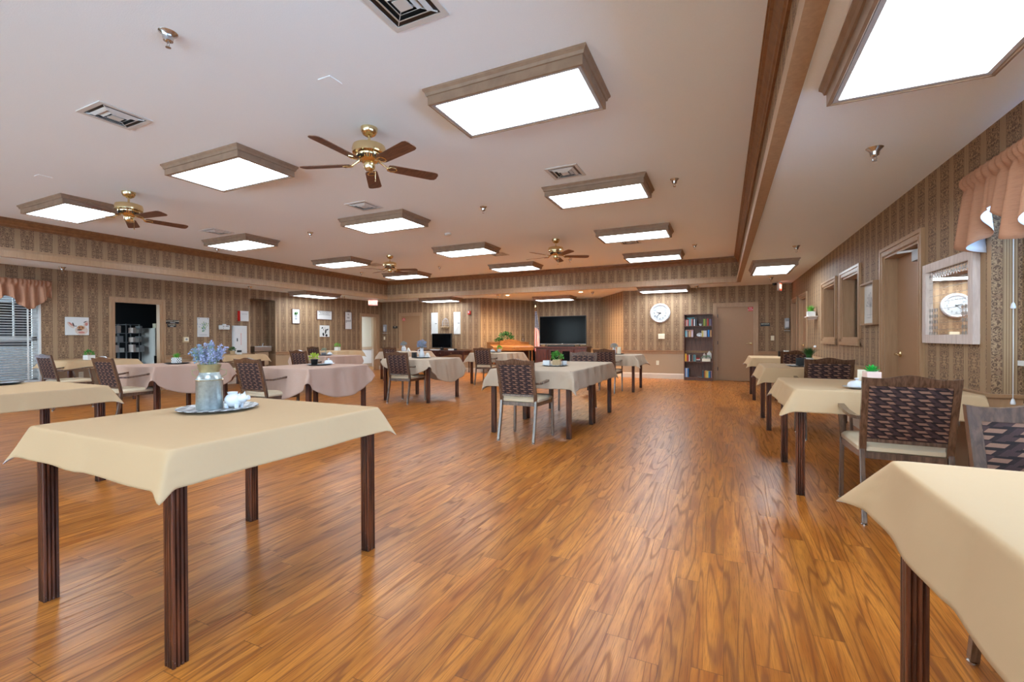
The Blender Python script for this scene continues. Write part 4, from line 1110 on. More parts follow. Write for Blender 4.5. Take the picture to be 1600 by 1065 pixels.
# A : milk can, pig creamer, plaid tray
tray(-2.40, 1.50, 0.185, 'large round black and white patterned tray on the nearest table', 'plaid')
t = thing('milk_can', 'galvanized milk can of blue and lilac flowers on the nearest table', 'milk can', (-2.425, 1.47, ZT + 0.007), radians(35))
b = MB(); b.lathe([(0.060, 0), (0.061, 0.004), (0.060, 0.146), (0.062, 0.149), (0.062, 0.154), (0.058, 0.157), (0.046, 0.180), (0.045, 0.188), (0.043, 0.190), (0.044, 0.186)], n=40); b.build('body', 'galv', t, smooth=True)
b = MB(); b.lathe([(0.044, 0.186), (0.047, 0.205), (0.053, 0.229), (0.0545, 0.230), (0.053, 0.226), (0.046, 0.20), (0.001, 0.195)], n=40); b.build('neck', 'aged', t, smooth=True)
b = MB(); b.lathe([(0.0605, 0.147), (0.0635, 0.150), (0.0605, 0.153)], n=40); b.build('band', 'brass', t, smooth=True)
for s in (-1, 1):
    b = MB(); b.tube([(s * 0.056, 0, 0.162), (s * 0.080, 0, 0.178), (s * 0.082, 0, 0.198), (s * 0.050, 0, 0.206)], 0.0022, 8); b.build('handle', 'aged', t, smooth=True)
rnd = random.Random(9)
bs = MB()
lists = {'blue': MB(), 'greyblue': MB(), 'stem': MB()}
for k in range(46):
    th, rr = rnd.uniform(0, 2 * pi), rnd.uniform(0.01, 0.085); hh = rnd.uniform(0.05, 0.115) * (1.15 - rr * 5)
    q0, q1 = Vector((cos(th) * rr * .35, sin(th) * rr * .35, 0.20)), Vector((cos(th) * rr, sin(th) * rr, 0.232 + hh))
    bs.tube([q0, q0.lerp(q1, .5) + Vector((0, 0, .01)), q1], 0.0011, 4, cap=False)
    L_ = lists[('blue', 'greyblue', 'blue', 'stem')[k % 4]]
    for i in range(9): leaves(L_, q0.lerp(q1, 0.45 + 0.55 * i / 8), 0.009 * (1.25 - i / 9), 5, 0.011, rnd)
bs.build('stems', 'stem', t); lists['blue'].build('blossoms', 'blue', t); lists['greyblue'].build('blossoms', 'greyblue', t); lists['stem'].build('foliage', 'stem', t)
t = thing('pig_creamer', 'white pig shaped creamer beside the milk can', 'creamer', (-2.335, 1.54, ZT + 0.007), radians(22)); t.scale = (1.12, 1.12, 1.12)
b = MB()
b.sphere((0, 0, 0.036), 0.034, 22, (1.25, 0.95, 0.98)); b.build('body', 'white', t, smooth=True)
b = MB(); b.sphere((0.040, 0, 0.044), 0.023, 18, (1.0, 0.95, 0.95)); b.lathe([(0.010, 0), (0.0115, 0.014), (0.0105, 0.018), (0.001, 0.018)], n=16, T=Matrix.Translation((0.056, 0, 0.045)) @ Matrix.Rotation(radians(80), 4, 'Y'))
for s in (-1, 1): b.mesh([(0.036, s * .008, 0.062), (0.044, s * .020, 0.060), (0.042, s * .018, 0.076), (0.032, s * .014, 0.062)], [(0, 1, 2), (1, 3, 2), (3, 0, 2), (0, 3, 1)])
b.build('head', 'white', t, smooth=True)
for sx in (-1, 1):
    for sy in (-1, 1): b = MB(); b.lathe([(0.008, 0), (0.011, 0.022)], (sx * 0.024, sy * 0.017, 0), 12); b.build('foot', 'white', t, smooth=True)
b = MB(); b.lathe([(0.020, 0), (0.022, 0.008), (0.018, 0.008), (0.017, 0.002)], (-0.006, 0, 0.066), 20); b.build('rim', 'white', t, smooth=True)
# B
tray(-5.42, 1.60, 0.14, 'round tray cut by the left edge of the photo')
b = MB(); b.box(-0.05, 0.05, -0.03, 0.03, 0, 0.003); b.box(-0.05, 0.05, -0.03, -0.026, 0, 0.13); b.box(-0.05, 0.05, 0.026, 0.03, 0, 0.13)
tag(b.build('napkin_holder', 'black', bevel=0.002), 'black napkin holder cut by the left edge of the photo', 'napkin holder', 'black napkin holders', loc=(-5.50, 1.56, ZT + 0.007))
b = MB(); b.lathe([(0.02, 0), (0.03, 0.004), (0.055, 0.010), (0.056, 0.012), (0.02, 0.006), (0.001, 0.006)], n=24); tag(b.build('saucer', 'white', smooth=True), 'small white saucer on the tray at the left edge', 'saucer', loc=(-5.37, 1.64, ZT + 0.007))
# C
pot_plant(-10.47, 4.22, 'leafy green plant in a white square pot, window table', w_=0.12, h=0.085, kind='leafy', fol='green', ph=0.075, seed=3)
b = MB(); b.box(-0.10, 0.10, -0.055, 0.055, 0, 0.006); b.prism([(-0.055, 0.006), (0.055, 0.006), (0.035, 0.05), (0.0, 0.062), (-0.035, 0.05)], -0.04, 0.04, 'y'); tag(b.build('covered_dish', 'white', bevel=0.004), 'white covered dish on the window table', 'butter dish', loc=(-10.30, 4.35, ZT))
# D
tray(-7.45, 4.05, 0.165, 'dark oval tray under the lattice pattern grass pot')
pot_plant(-7.49, 4.06, 'bright green grass in a white lattice pattern pot', pot='lattice', w_=0.092, h=0.085, kind='grass', ph=0.085, seed=4, z=ZT + .007, n=160)
# E
tray(-5.10, 4.58, 0.165, 'dark tray under the black planter and white butter dish')
pot_plant(-5.16, 4.55, 'yellow green plant in a rough black pot, behind the front table', pot='black', shape='round', w_=0.10, h=0.075, kind='leafy', fol='yellowleaf', ph=0.062, seed=6, z=ZT + .007)
butter_dish(-5.01, 4.66, 'white butter dish right of the black planter', 1.15).location.z += 0.006
# F
tray(-7.92, 7.28, 0.15, 'dark tray under the small grey planter')
pot_plant(-7.97, 7.28, 'small grey green sprig in a pale grey pot', pot='grey', shape='round', w_=0.12, h=0.055, kind='leafy', fol='stem', ph=0.075, seed=7, z=ZT + .007, n=50)
butter_dish(-7.83, 7.32, 'white butter dish beside the small grey planter', 1.1).location.z += 0.006
# G
pot_plant(-10.75, 10.35, 'bright green plant in a white pot below the cow picture', w_=0.13, h=0.11, kind='leafy', fol='grass', ph=0.10, seed=8)
# H
pot_plant(-10.62, 6.98, 'green plant in a tan clay pot in front of the white cabinet', pot='terra', shape='round', w_=0.11, h=0.085, kind='leafy', fol='greend', ph=0.075, seed=9)
t = thing('napkin_holder', 'small black and white napkin holder beside the clay pot', 'napkin holder', (-10.52, 7.08, ZT), 0.3)
b = MB(); b.box(-0.05, 0.05, -0.03, 0.03, 0, 0.05); b.build('base', 'whitep', t, bevel=0.003)
b = MB(); b.box(-0.045, 0.045, -0.025, 0.025, 0.05, 0.10); b.build('napkins', 'black', t, bevel=0.004)
# I
tray(-5.12, 6.98, 0.17, 'dark tray under the white pitcher')
t = thing('pitcher', 'white pitcher holding a round ball of grey blue flowers', 'pitcher', (-5.13, 6.99, ZT + 0.007), radians(200))
b = MB(); b.lathe([(0.040, 0), (0.050, 0.006), (0.054, 0.05), (0.042, 0.10), (0.032, 0.13), (0.037, 0.165), (0.040, 0.175), (0.036, 0.17), (0.030, 0.13)], n=28); b.build('body', 'white', t, smooth=True)
b = MB(); b.tube([(0.036, 0, 0.155), (0.068, 0, 0.145), (0.075, 0, 0.10), (0.052, 0, 0.06)], 0.007, 8); b.build('handle', 'white', t, smooth=True)
flowers(t, (0, 0, 0.175), 0.095, 30, (('greyblue', 170), ('blue', 50)), 6, tall=1.6)
b = MB(); b.box(-0.03, 0.03, -0.04, 0.04, 0, 0.10); tag(b.build('napkin_holder', 'black', bevel=0.003), 'black napkin holder left of the white pitcher', 'napkin holder', 'black napkin holders', loc=(-5.22, 6.88, ZT + 0.007))
b = MB(); b.prism([(-0.055, 0), (0.055, 0), (0.0, 0.09)], -0.03, 0.03, 'y'); tag(b.build('folded_napkin', 'whitep'), 'white folded napkin right of the white pitcher', 'napkin', 'white folded napkins', loc=(-5.03, 7.03, ZT + 0.007))
b = MB(); b.prism([(-0.06, 0), (0.06, 0), (0.0, 0.10)], -0.03, 0.03, 'y'); tag(b.build('folded_napkin', 'whitep'), 'white folded napkin right of the checked vase', 'napkin', 'white folded napkins', loc=(-8.06, 10.36, ZT))
# J
t = thing('vase', 'blue and white checked vase of grey blue flowers by the far door', 'vase', (-7.80, 10.38, ZT), 0)
t.location = (-8.20, 10.33, ZT)
b = MB(); b.lathe([(0.045, 0), (0.062, 0.02), (0.064, 0.09), (0.040, 0.13), (0.045, 0.155), (0.040, 0.15)], n=26); b.build('body', 'check', t, smooth=True)
flowers(t, (0, 0, 0.15), 0.095, 20, (('greyblue', 90), ('stem', 50)), 8, tall=1.4)
# K
tray(-5.25, 10.28, 0.15, 'dark tray on the table in front of the piano')
pot_plant(-5.17, 10.32, 'small bright green plant in a white pot in front of the piano', shape='round', w_=0.11, h=0.075, kind='leafy', fol='grass', ph=0.075, seed=10, z=ZT + .007)
butter_dish(-5.34, 10.27, 'white butter dish in front of the piano', 1.2).location.z += 0.006
# L
tray(-2.00, 5.62, 0.175, 'patterned round tray on the joined centre tables', 'plaid')
pot_plant(-1.98, 5.63, 'leafy green plant in a tan rimmed square pot on the centre tables', pot='terra', w_=0.10, h=0.075, kind='leafy', fol='green', ph=0.085, seed=11, z=ZT + .007, n=200)
b = MB(); b.box(-0.045, 0.045, -0.03, 0.03, 0, 0.065); tag(b.build('sugar_caddy', 'white', bevel=0.004), 'white square caddy left of the plant on the centre tables', 'caddy', loc=(-2.10, 5.58, ZT + 0.007))
b = MB(); b.lathe([(0.02, 0), (0.032, 0.01), (0.036, 0.055), (0.033, 0.055), (0.028, 0.012), (0.001, 0.01)], n=22); tag(b.build('cup', 'white', smooth=True), 'white cup right of the plant on the centre tables', 'cup', loc=(-1.90, 5.70, ZT + 0.007))
# M
tray(-2.10, 9.96, 0.16, 'dark tray under the candle in front of the clock')
t = thing('vase', 'blue and white vase of grey blue flowers beside the ivory candle', 'vase', (-2.17, 9.95, ZT + .007), 0)
b = MB(); b.lathe([(0.034, 0), (0.044, 0.02), (0.042, 0.09), (0.030, 0.12), (0.034, 0.14), (0.030, 0.135)], n=24); b.build('body', 'check', t, smooth=True)
flowers(t, (0, 0, 0.13), 0.085, 16, (('greyblue', 70), ('stem', 30)), 12, tall=1.2)
b = MB(); b.lathe([(0.042, 0), (0.042, 0.15), (0.038, 0.152), (0.030, 0.146), (0.001, 0.145)], n=26); b.tube([(0, 0, 0.145), (0, 0, 0.16)], 0.0015, 5); tag(b.build('pillar_candle', 'candle', smooth=True), 'thick ivory pillar candle on the table in front of the clock', 'candle', loc=(-2.07, 9.98, ZT + .007))
# N2
butter_dish(0.855, 3.93, 'white butter dish by the succulent, right side', 1.0)
pot_plant(0.955, 3.99, 'bright green succulent in a white and blush pot, right side', pot='pinkpot', w_=0.075, h=0.095, kind='succulent', fol='succ', seed=12, rz=0.1).scale = (1.15, 1.15, 1.25)
b = MB(); b.box(-0.062, 0.062, -0.006, 0.006, 0, 0.125); tag(b.build('menu_board', 'candle', bevel=0.002), 'cream upright card behind the succulent', 'card', loc=(0.955, 4.09, ZT), rz=0.1)
# N3
tray(0.86, 6.62, 0.15, 'patterned tray under the spiky plant by the right wall', 'plaid')
b = MB(); b.box(-0.05, 0.05, -0.028, 0.028, 0, 0.004); b.box(-0.05, 0.05, -0.028, -0.024, 0, 0.10); b.box(-0.05, 0.05, 0.024, 0.028, 0, 0.10); tag(b.build('napkin_holder', 'black', bevel=0.002), 'black napkin holder beside the spiky plant, right wall', 'napkin holder', 'black napkin holders', loc=(0.865, 6.55, ZT + 0.007))
pot_plant(0.965, 6.66, 'spiky green plant in a white pot behind the dark chair', shape='round', w_=0.10, h=0.10, kind='spiky', fol='greend', ph=0.16, seed=13, z=ZT + .007, n=60)
# N4
t = thing('card_stand', 'small black and white card stand on the farthest right table', 'card', (1.00, 9.80, ZT), 0.2)
b = MB(); b.box(-0.07, 0.02, -0.01, 0.01, 0, 0.10); b.build('black_card', 'black', t, bevel=0.002)
b = MB(); b.box(0.02, 0.10, -0.03, 0.0, 0, 0.11); b.build('white_card', 'whitep', t, bevel=0.002)

# ------------------------------------------------------------------ things on the walls (right)
t = thing('framed_mirror', 'square mirror in a pale pink wooden frame reflecting the clock', 'mirror', (XR, 4.387, 1.39), R_RIGHT)
b = MB(); W2, H2, fr = 0.415, 0.315, 0.066
for s in (-1, 1):
    b.box(-W2, W2, -0.038, 0, s * H2, s * (H2 - fr)); b.box(s * W2, s * (W2 - fr), -0.038, 0, -H2 + fr, H2 - fr)
M['palefr'] = wood('pale_pink_wood', (196, 178, 170), (216, 200, 192), 0.5, 60, 60, 6)
b.build('frame', 'palefr', t, bevel=0.003)
def mirror_mat():
    t = NT('plaid_etched_mirror').set(0.03, 1.0); o = t.xyz(t.uv()); x, z = o[0], o[1]
    vx = t.math('GREATER_THAN', t.math('FRACT', t.math('MULTIPLY', x, 22)), 0.5); vz = t.math('GREATER_THAN', t.math('FRACT', t.math('MULTIPLY', z, 22)), 0.5)
    side = t.math('GREATER_THAN', t.math('ABSOLUTE', x), 0.19); low = t.math('LESS_THAN', z, -0.04)
    top = t.math('GREATER_THAN', z, 0.19)
    msk = t.math('MULTIPLY', t.math('MAXIMUM', t.math('MULTIPLY', side, low), top), t.math('MULTIPLY', t.math('ADD', vx, vz), 0.5))
    line = t.math('LESS_THAN', t.math('FRACT', t.math('MULTIPLY', z, 19)), 0.05)
    f = t.math('MAXIMUM', t.math('MULTIPLY', msk, 0.65), t.math('MULTIPLY', line, 0.5))
    t.col(t.mix(f, (0.93, 0.92, 0.90, 1), s2l((92, 76, 66))))
    t.put(t.b.inputs['Metallic'], t.math('SUBTRACT', 1.0, t.math('MULTIPLY', f, 0.7))); t.put(t.b.inputs['Roughness'], t.math('MULTIPLY_ADD', f, 0.4, 0.02)); return t.m
M['mirror'] = mirror_mat()
b = MB(); w3, h3 = W2 - fr, H2 - fr
b.face([(-w3, -0.014, -h3), (w3, -0.014, -h3), (w3, -0.014, h3), (-w3, -0.014, h3)], [(-w3, -h3), (w3, -h3), (w3, h3), (-w3, h3)]); b.build('mirror_glass', 'mirror', t)
t = thing('framed_picture', 'narrow botanical print in a deep taupe frame between window and door', 'picture', (XR, 6.35, 1.50), R_RIGHT)
b = MB()
for s in (-1, 1): b.box(-0.26, 0.26, -0.055, 0, s * 0.24, s * 0.222); b.box(s * 0.26, s * 0.242, -0.055, 0, -0.222, 0.222)
b.build('frame', 'trim', t)
b = MB(); b.box(-0.242, 0.242, -0.012, -0.008, -0.222, 0.222); pr_ = b.build('print', 'whitep', t)
b = MB(); rnd = random.Random(2)
for k in range(9):
    a = radians(90 + (k - 4) * 20); L = rnd.uniform(0.10, 0.17); p0 = (0, -0.0135, -0.04)
    p1 = (cos(a) * L, -0.0135, -0.04 + sin(a) * L); b.bar(p0, p1, 0.006, 0.001, (1, 0, 0)); b.sphere((p1[0], -0.0135, p1[2]), 0.014, 8, (1, .08, 1))
b.bar((0, -0.0135, -0.15), (0, -0.0135, 0.0), 0.008, 0.001, (1, 0, 0)); b.box(-0.13, 0.13, -0.0135, -0.012, -0.125, -0.121); b.lathe([(0.03, 0), (0.035, 0.002)], n=4, c=(0, -0.0128, -0.16))
b.build('drawing', 'grey', pr_)
t = thing('wall_shelf', 'small pale wall shelf left of the interior windows', 'shelf', (XR, 9.72, 1.49), R_RIGHT)
b = MB(); b.box(-0.16, 0.16, -0.17, 0, -0.008, 0.008); b.build('board', 'palefr', t, bevel=0.002)
for x in (-0.10, 0.09): b = MB(); b.box(x, x + 0.01, -0.12, 0, -0.05, -0.008); b.build('bracket', 'palefr', t)
pot_plant(XR - 0.09, 9.66, 'bright grass in a white twine wrapped pot on the wall shelf', w_=0.12, h=0.085, kind='grass', fol='grass', ph=0.14, seed=14, z=1.498, rz=0, n=170)
b = MB(); b.lathe([(0.02, 0), (0.022, 0.02), (0.014, 0.035), (0.001, 0.04)], n=18, T=Matrix.Rotation(radians(-90), 4, 'Y')); tag(b.build('round_door_stop', 'white', smooth=True), 'small round white knob on the right wall below the shelf', 'knob', loc=(XR, 9.75, 0.95))
t = thing('blind_cord', 'white blind cord with two acorn pulls in the right window recess', 'cord', (1.60, 3.79, 0))
b = MB(); b.tube([(0, 0, 2.10), (0, 0, 1.60), (0.001, 0, 1.0), (0, 0, 0.74)], 0.0022, 6); b.build('string', 'whitep', t)
for z in (1.305, 0.72):
    b = MB(); b.lathe([(0.004, 0.028), (0.008, 0.020), (0.013, 0.0), (0.011, -0.008), (0.001, -0.010)], (0, 0, z), 16); b.build('pull', 'white', t, smooth=True)

def valance(name, label, loc, rz, width, ztop, tail, arch, period, phase, mat):
    """gathered valance; local x along the wall, -y into the room"""
    t = thing(name, label, 'valance', loc, rz); rnd = random.Random(7)
    N = int(width / 0.008); rows_ = [0, .012, .028, .05, .075, .085, .10, 0.2, 0.35, 0.5, 0.65, 0.8, 0.92, 1.0]
    jit = [rnd.uniform(-0.3, 0.3) for _ in range(200)]
    V = []; Fs = []
    for i in range(N + 1):
        x = width * i / N; s = 0.5 + 0.5 * cos(2 * pi * (x - phase) / period); s = s ** 0.8
        zb = arch + (tail - arch) * s; drop = ztop - zb
        pl = x / 0.068 + jit[int(x / 0.11)] * 0.6
        for j, rrow in enumerate(rows_):
            if rrow <= 0.10: z = ztop - rrow; amp = 0.006 + 0.006 * (1 if 0.02 < rrow < 0.08 else 0); y = -0.065 - 0.02 * sin(pi * min(1, rrow / 0.1)) - amp * sin(x / 0.019 * 2 + 3 * sin(x * 9))
            else:
                z = ztop - 0.10 - (drop - 0.10) * (rrow - 0.10) / 0.9; amp = 0.014 + 0.052 * rrow; y = -0.062 - amp * (sin(pl * pi) + 0.3 * sin(pl * 2.3 + 1)) * 0.8
            V.append((x, y, z))
    m_ = len(rows_)
    for i in range(N):
        for j in range(m_ - 1): a = i * m_ + j; Fs.append((a, a + 1, a + m_ + 1, a + m_))
    me = bpy.data.meshes.new('gathered_cloth'); me.from_pydata(V, [], Fs); me.materials.append(M[mat]); me.materials.append(M['lining'])
    for p in me.polygons: p.use_smooth = True
    o = bpy.data.objects.new('gathered_cloth', me); C.objects.link(o); o.parent = t
    so = o.modifiers.new('thick', 'SOLIDIFY'); so.thickness = 0.003; so.material_offset = 1; so.offset = -1
    b = MB(); b.box(0, width, -0.062, -0.056, ztop - 0.075, ztop - 0.03)
    for x in (0.0, width - 0.006): b.box(x, x + 0.006, -0.062, 0, ztop - 0.075, ztop - 0.03)
    b.build('curtain_rod', 'whitep', t)
    return t
def val_mat():
    t = NT('dusty_rose_slub').set(0.7, 0, 0.3); o = t.xyz(t.obj())
    n = t.noise(t.comb(t.math('MULTIPLY', o[0], 20), t.math('MULTIPLY', o[1], 20), t.math('MULTIPLY', o[2], 420)), 1, 3, 0.6)
    t.col(t.mix(t.ramp(n, 0.45, 0.85), s2l((166, 118, 90)), s2l((136, 94, 72)))); return t.m
M['rose'] = val_mat()
valance('window_valance', 'dusty rose gathered valance over the right window', (XR, 4.02, 0), R_RIGHT, 5.4, 2.19, 1.66, 1.92, 0.50, 0.12, 'rose')
valance('window_valance', 'dusty rose gathered valance over the left window', (XL, 2.35, 0), R_LEFT, 1.64, 2.21, 1.68, 1.90, 0.56, 1.34, 'rose')

# ------------------------------------------------------------------ things on the left wall (local x -> +Y, local -y -> into the room)
def onleft(name, label, cat, y, z, group=None): return thing(name, label, cat, (XL, y, z), R_LEFT, group)
t = onleft('canvas_picture', 'canvas of a spotted pig snout on the left wall', 'picture', 4.363, 1.39)
b = MB(); b.box(-0.173, 0.173, -0.03, 0, -0.172, 0.172); cv = b.build('canvas', 'whitep', t, bevel=0.002)
M['pigtan'] = plain('pig_tan', (186, 130, 88), 0.8, vary=0.2, scale=40); M['pighead'] = plain('pig_head', (206, 184, 168), 0.8, vary=0.12, scale=40); M['pigdark'] = plain('pig_dark', (70, 48, 44), 0.8, vary=0.3, scale=40); M['pigpink'] = plain('pig_pink', (196, 130, 116), 0.8, vary=0.15, scale=40)
def disc(b, x, z, rx_, rz_, y, n=20, rot=0):
    pts = [(x + rx_ * cos(2 * pi * k / n) * cos(rot) - rz_ * sin(2 * pi * k / n) * sin(rot), y, z + rx_ * cos(2 * pi * k / n) * sin(rot) + rz_ * sin(2 * pi * k / n) * cos(rot)) for k in range(n)]
    b.face(pts)
b = MB()
b.cur = 0; disc(b, 0.06, -0.082, 0.098, 0.088, -0.0308); disc(b, -0.10, 0.02, 0.03, 0.075, -0.0308, rot=0.7); disc(b, 0.13, 0.05, 0.03, 0.06, -0.0308, rot=-0.5)
b.cur = 1; disc(b, 0.05, -0.03, 0.055, 0.042, -0.0314); b.cur = 2; disc(b, 0.03, -0.03, 0.009, 0.013, -0.0318, 10); disc(b, 0.075, -0.028, 0.009, 0.013, -0.0318, 10); disc(b, 0.03, -0.07, 0.04, 0.012, -0.0318); disc(b, -0.062, 0.03, 0.010, 0.04, -0.0316, rot=0.3); disc(b, 0.115, 0.085, 0.03, 0.008, -0.0316, rot=0.5); disc(b, -0.03, 0.002, 0.022, 0.006, -0.0316)
b.cur = 3; disc(b, 0.135, 0.04, 0.022, 0.032, -0.0314); disc(b, 0.06, -0.12, 0.05, 0.02, -0.0312); disc(b, -0.10, 0.04, 0.015, 0.045, -0.0313, rot=0.7)
b.build('painting', ['pighead', 'pigtan', 'pigdark', 'pigpink'], cv)
# room signs
for y, z, w_, h, s, lab in ((6.035, 1.525, 0.13, 0.042, 'ACTIVITY ROOM', 'upper black room sign beside the open storeroom doorway'), (6.02, 1.44, 0.09, 0.034, 'KITCHEN', 'lower and smaller black room sign beside the open storeroom doorway')):
    t = onleft('room_sign', lab, 'sign', y, z, 'black room signs')
    b = MB(); b.box(-w_, w_, -0.008, 0, -h, h); b.build('plate', 'black', t, bevel=0.002)
    text('lettering', s, 0.036 if w_ > .1 else 0.034, 'candle', t, (0, -0.0085, 0.012), (radians(90), 0, 0))
    b = MB(); b.box(-w_ * .4, w_ * .4, -0.009, -0.008, -0.026, -0.016); b.build('braille_strip', 'whitep', t)
t = onleft('thermostat', 'square beige thermostat with a round dial on the left wall', 'thermostat', 6.305, 1.12)
b = MB(); b.box(-0.062, 0.062, -0.03, 0, -0.065, 0.065); b.build('guard', 'terra', t, bevel=0.004)
b = MB(); b.box(-0.045, 0.05, -0.045, -0.03, -0.035, 0.055); b.build('case', 'cream', t, bevel=0.004)
b = MB(); b.lathe([(0.024, 0), (0.024, 0.008), (0.016, 0.008), (0.016, 0.002)], n=20, T=Matrix.Translation((0, -0.045, 0.01)) @ Matrix.Rotation(radians(90), 4, 'X')); b.build('dial', 'grey', t, smooth=True)
t = onleft('hanging_print', 'white print of a lavender bunch hanging on the left wall', 'picture', 6.70, 1.42)
b = MB(); b.box(-0.135, 0.135, -0.012, 0, -0.235, 0.225); pp = b.build('board', 'whitep', t, bevel=0.002)
b = MB(); b.sphere((-0.10, -0.014, 0.20), 0.008, 8); b.sphere((0.10, -0.014, 0.20), 0.008, 8); b.build('hook', 'black', t)
b = MB(); rnd = random.Random(5)
for _ in range(46):
    a = rnd.gauss(0, 0.35); L = rnd.uniform(0.03, 0.22); x, z = sin(a) * L, -0.13 + cos(a) * L * 1.15; b.cur = 0 if rnd.random() < 0.7 else 1; disc(b, x, z, 0.007, 0.018, -0.0128 - 0.0002 * rnd.random(), 8, rot=-a + rnd.uniform(-.5, .5))
b.build('painting', ['green', 'greyblue'], pp)
text('lettering', 'Lavender', 0.05, 'grey', t, (0, -0.0128, -0.185), (radians(90), 0, 0))
t = onleft('emergency_light', 'white emergency light box with twin lamps on the left wall', 'emergency light', 7.185, 1.43)
b = MB(); b.box(-0.12, 0.12, -0.07, 0, -0.065, 0.045); b.build('case', 'whitep', t, bevel=0.012)
b = MB(); b.lathe([(0.045, -0.02), (0.05, 0.02)], (0, -0.035, 0.055), 20, sy=0.5); b.build('lamp_housing', 'whitep', t, smooth=True)
b = MB(); b.box(-0.055, -0.02, -0.072, -0.07, 0.012, 0.024); b.box(0.015, 0.09, -0.072, -0.07, 0.012, 0.024); b.box(-0.05, -0.035, -0.072, -0.07, -0.035, -0.02); b.build('indicator_marks', 'black', t)
t = onleft('fire_notice', 'white notice on a red bracket above the tall white cabinet', 'sign', 7.665, 1.72)
b = MB(); b.box(-0.11, -0.095, -0.10, 0, -0.13, 0.13); b.build('bracket', 'red', t)
b = MB(); b.box(-0.11, 0.11, -0.11, -0.10, -0.13, 0.13); b.build('notice_board', 'whitep', t, bevel=0.002)
text('lettering', 'NOTICE', 0.04, 'grey', t, (0, -0.1105, 0.05), (radians(90), 0, 0))
t = onleft('extinguisher_cabinet', 'tall white fire extinguisher cabinet left of the drinking fountain', 'cabinet', 7.58, 1.11)
b = MB(); b.box(-0.18, 0.18, -0.06, 0, -0.35, 0.36); b.build('body', 'whitep', t, bevel=0.004)
b = MB(); b.box(-0.15, 0.15, -0.072, -0.06, -0.32, 0.33); dr = b.build('door', 'whitep', t, bevel=0.005)
b = MB(); b.box(-0.10, -0.085, -0.09, -0.072, -0.04, 0.04); b.build('handle', 'black', dr)
text('lettering', 'FIRE EXTINGUISHER', 0.034, 'red', dr, (0.01, -0.0725, 0.02), (radians(90), radians(90), 0))
t = thing('drinking_fountain', 'stainless steel drinking fountain in the wallpapered niche', 'drinking fountain', (-11.64, 8.26, 0), R_LEFT)
b = MB(); b.prism([(-0.36, 0.93), (-0.36, 0.80), (-0.28, 0.77), (0, 0.77), (0, 0.93)], -0.25, 0.25, 'x'); b.build('basin', 'steel', t, bevel=0.006)
b = MB(); b.box(-0.2, 0.2, -0.30, 0, 0.42, 0.77); b.build('lower_case', 'wains', t, bevel=0.004)
b = MB(); b.lathe([(0.14, 0), (0.12, -0.004), (0.10, -0.006), (0.001, -0.007)], (0, -0.19, 0.936), 24, sx=1.3, sy=0.8); b.build('bowl', 'chrome', t, smooth=True)
b = MB(); b.tube([(0.17, -0.10, 0.93), (0.17, -0.10, 0.985), (0.165, -0.13, 1.005), (0.155, -0.15, 0.99)], [0.013, 0.011, 0.010, 0.008], 10); b.build('spout', 'white', t, smooth=True)
def framed(name, label, y, z, hw, hh, build, frame='walnut', depth=0.03):
    t = onleft(name, label, 'picture', y, z)
    b = MB()
    for s in (-1, 1): b.box(-hw, hw, -depth, 0, s * hh, s * (hh - 0.012)); b.box(s * hw, s * (hw - 0.012), -depth, 0, -hh + .012, hh - .012)
    b.build('frame', frame, t)
    b = MB(); b.box(-hw + .012, hw - .012, -depth * .6, -0.002, -hh + .012, hh - .012); p = b.build('print', 'whitep', t)
    build(t, p, -depth * .6 - 0.0008); return t
def pots(t, p, y):
    b = MB(); b.cur = 0
    for k in range(14): disc(b, random.Random(k).uniform(-.06, .06), 0.055 + random.Random(k + 50).uniform(0, .05), 0.012, 0.035, y, 8, rot=random.Random(k + 9).uniform(-.6, .6))
    b.cur = 1; b.face([(-0.05, y - .0003, 0.045), (-0.038, y - .0003, -0.02), (0.038, y - .0003, -0.02), (0.05, y - .0003, 0.045)]); b.face([(-0.045, y - .0003, -0.04), (-0.035, y - .0003, -0.10), (0.035, y - .0003, -0.10), (0.045, y - .0003, -0.04)])
    b.build('painting', ['green', 'grey'], p)
framed('framed_picture', 'tall white print of a plant in stacked pots, left wall', 9.29, 1.785, 0.135, 0.215, pots)
framed('framed_sign', 'wide white sign with three lines of script, left wall', 10.33, 1.86, 0.30, 0.142,
       lambda t, p, y: text('lettering', 'Bless the food before us\nThe family beside us\nand the love between us', 0.044, 'black', p, (0, y, 0.07 - 0.01), (radians(90), 0, 0)))
framed('framed_sign', 'narrow upright sign with stacked script words, left wall', 11.32, 1.725, 0.155, 0.29,
       lambda t, p, y: text('lettering', 'Life\nis\nso\ngood', 0.11, 'black', p, (0, y, 0.16), (radians(90), 0, 0)))
t = onleft('canvas_picture', 'black and white canvas of a cow head, left wall', 'picture', 10.33, 1.365)
b = MB(); b.box(-0.18, 0.18, -0.03, 0, -0.178, 0.178); cv = b.build('canvas', 'whitep', t, bevel=0.002)
b = MB()
for x, z, a_, c_, r_ in ((-0.10, 0.10, .035, .022, .6), (0.10, 0.05, .04, .022, .5), (0.03, -0.01, .03, .08, -.2), (-0.06, -0.10, .035, .055, .2), (0.06, -0.13, .045, .04, 0), (0.0, 0.10, .008, .02, 0), (-0.05, 0.05, .01, .035, .3)): disc(b, x, z, a_, c_, -0.0308, 14, r_)
b.build('painting', 'black', cv)
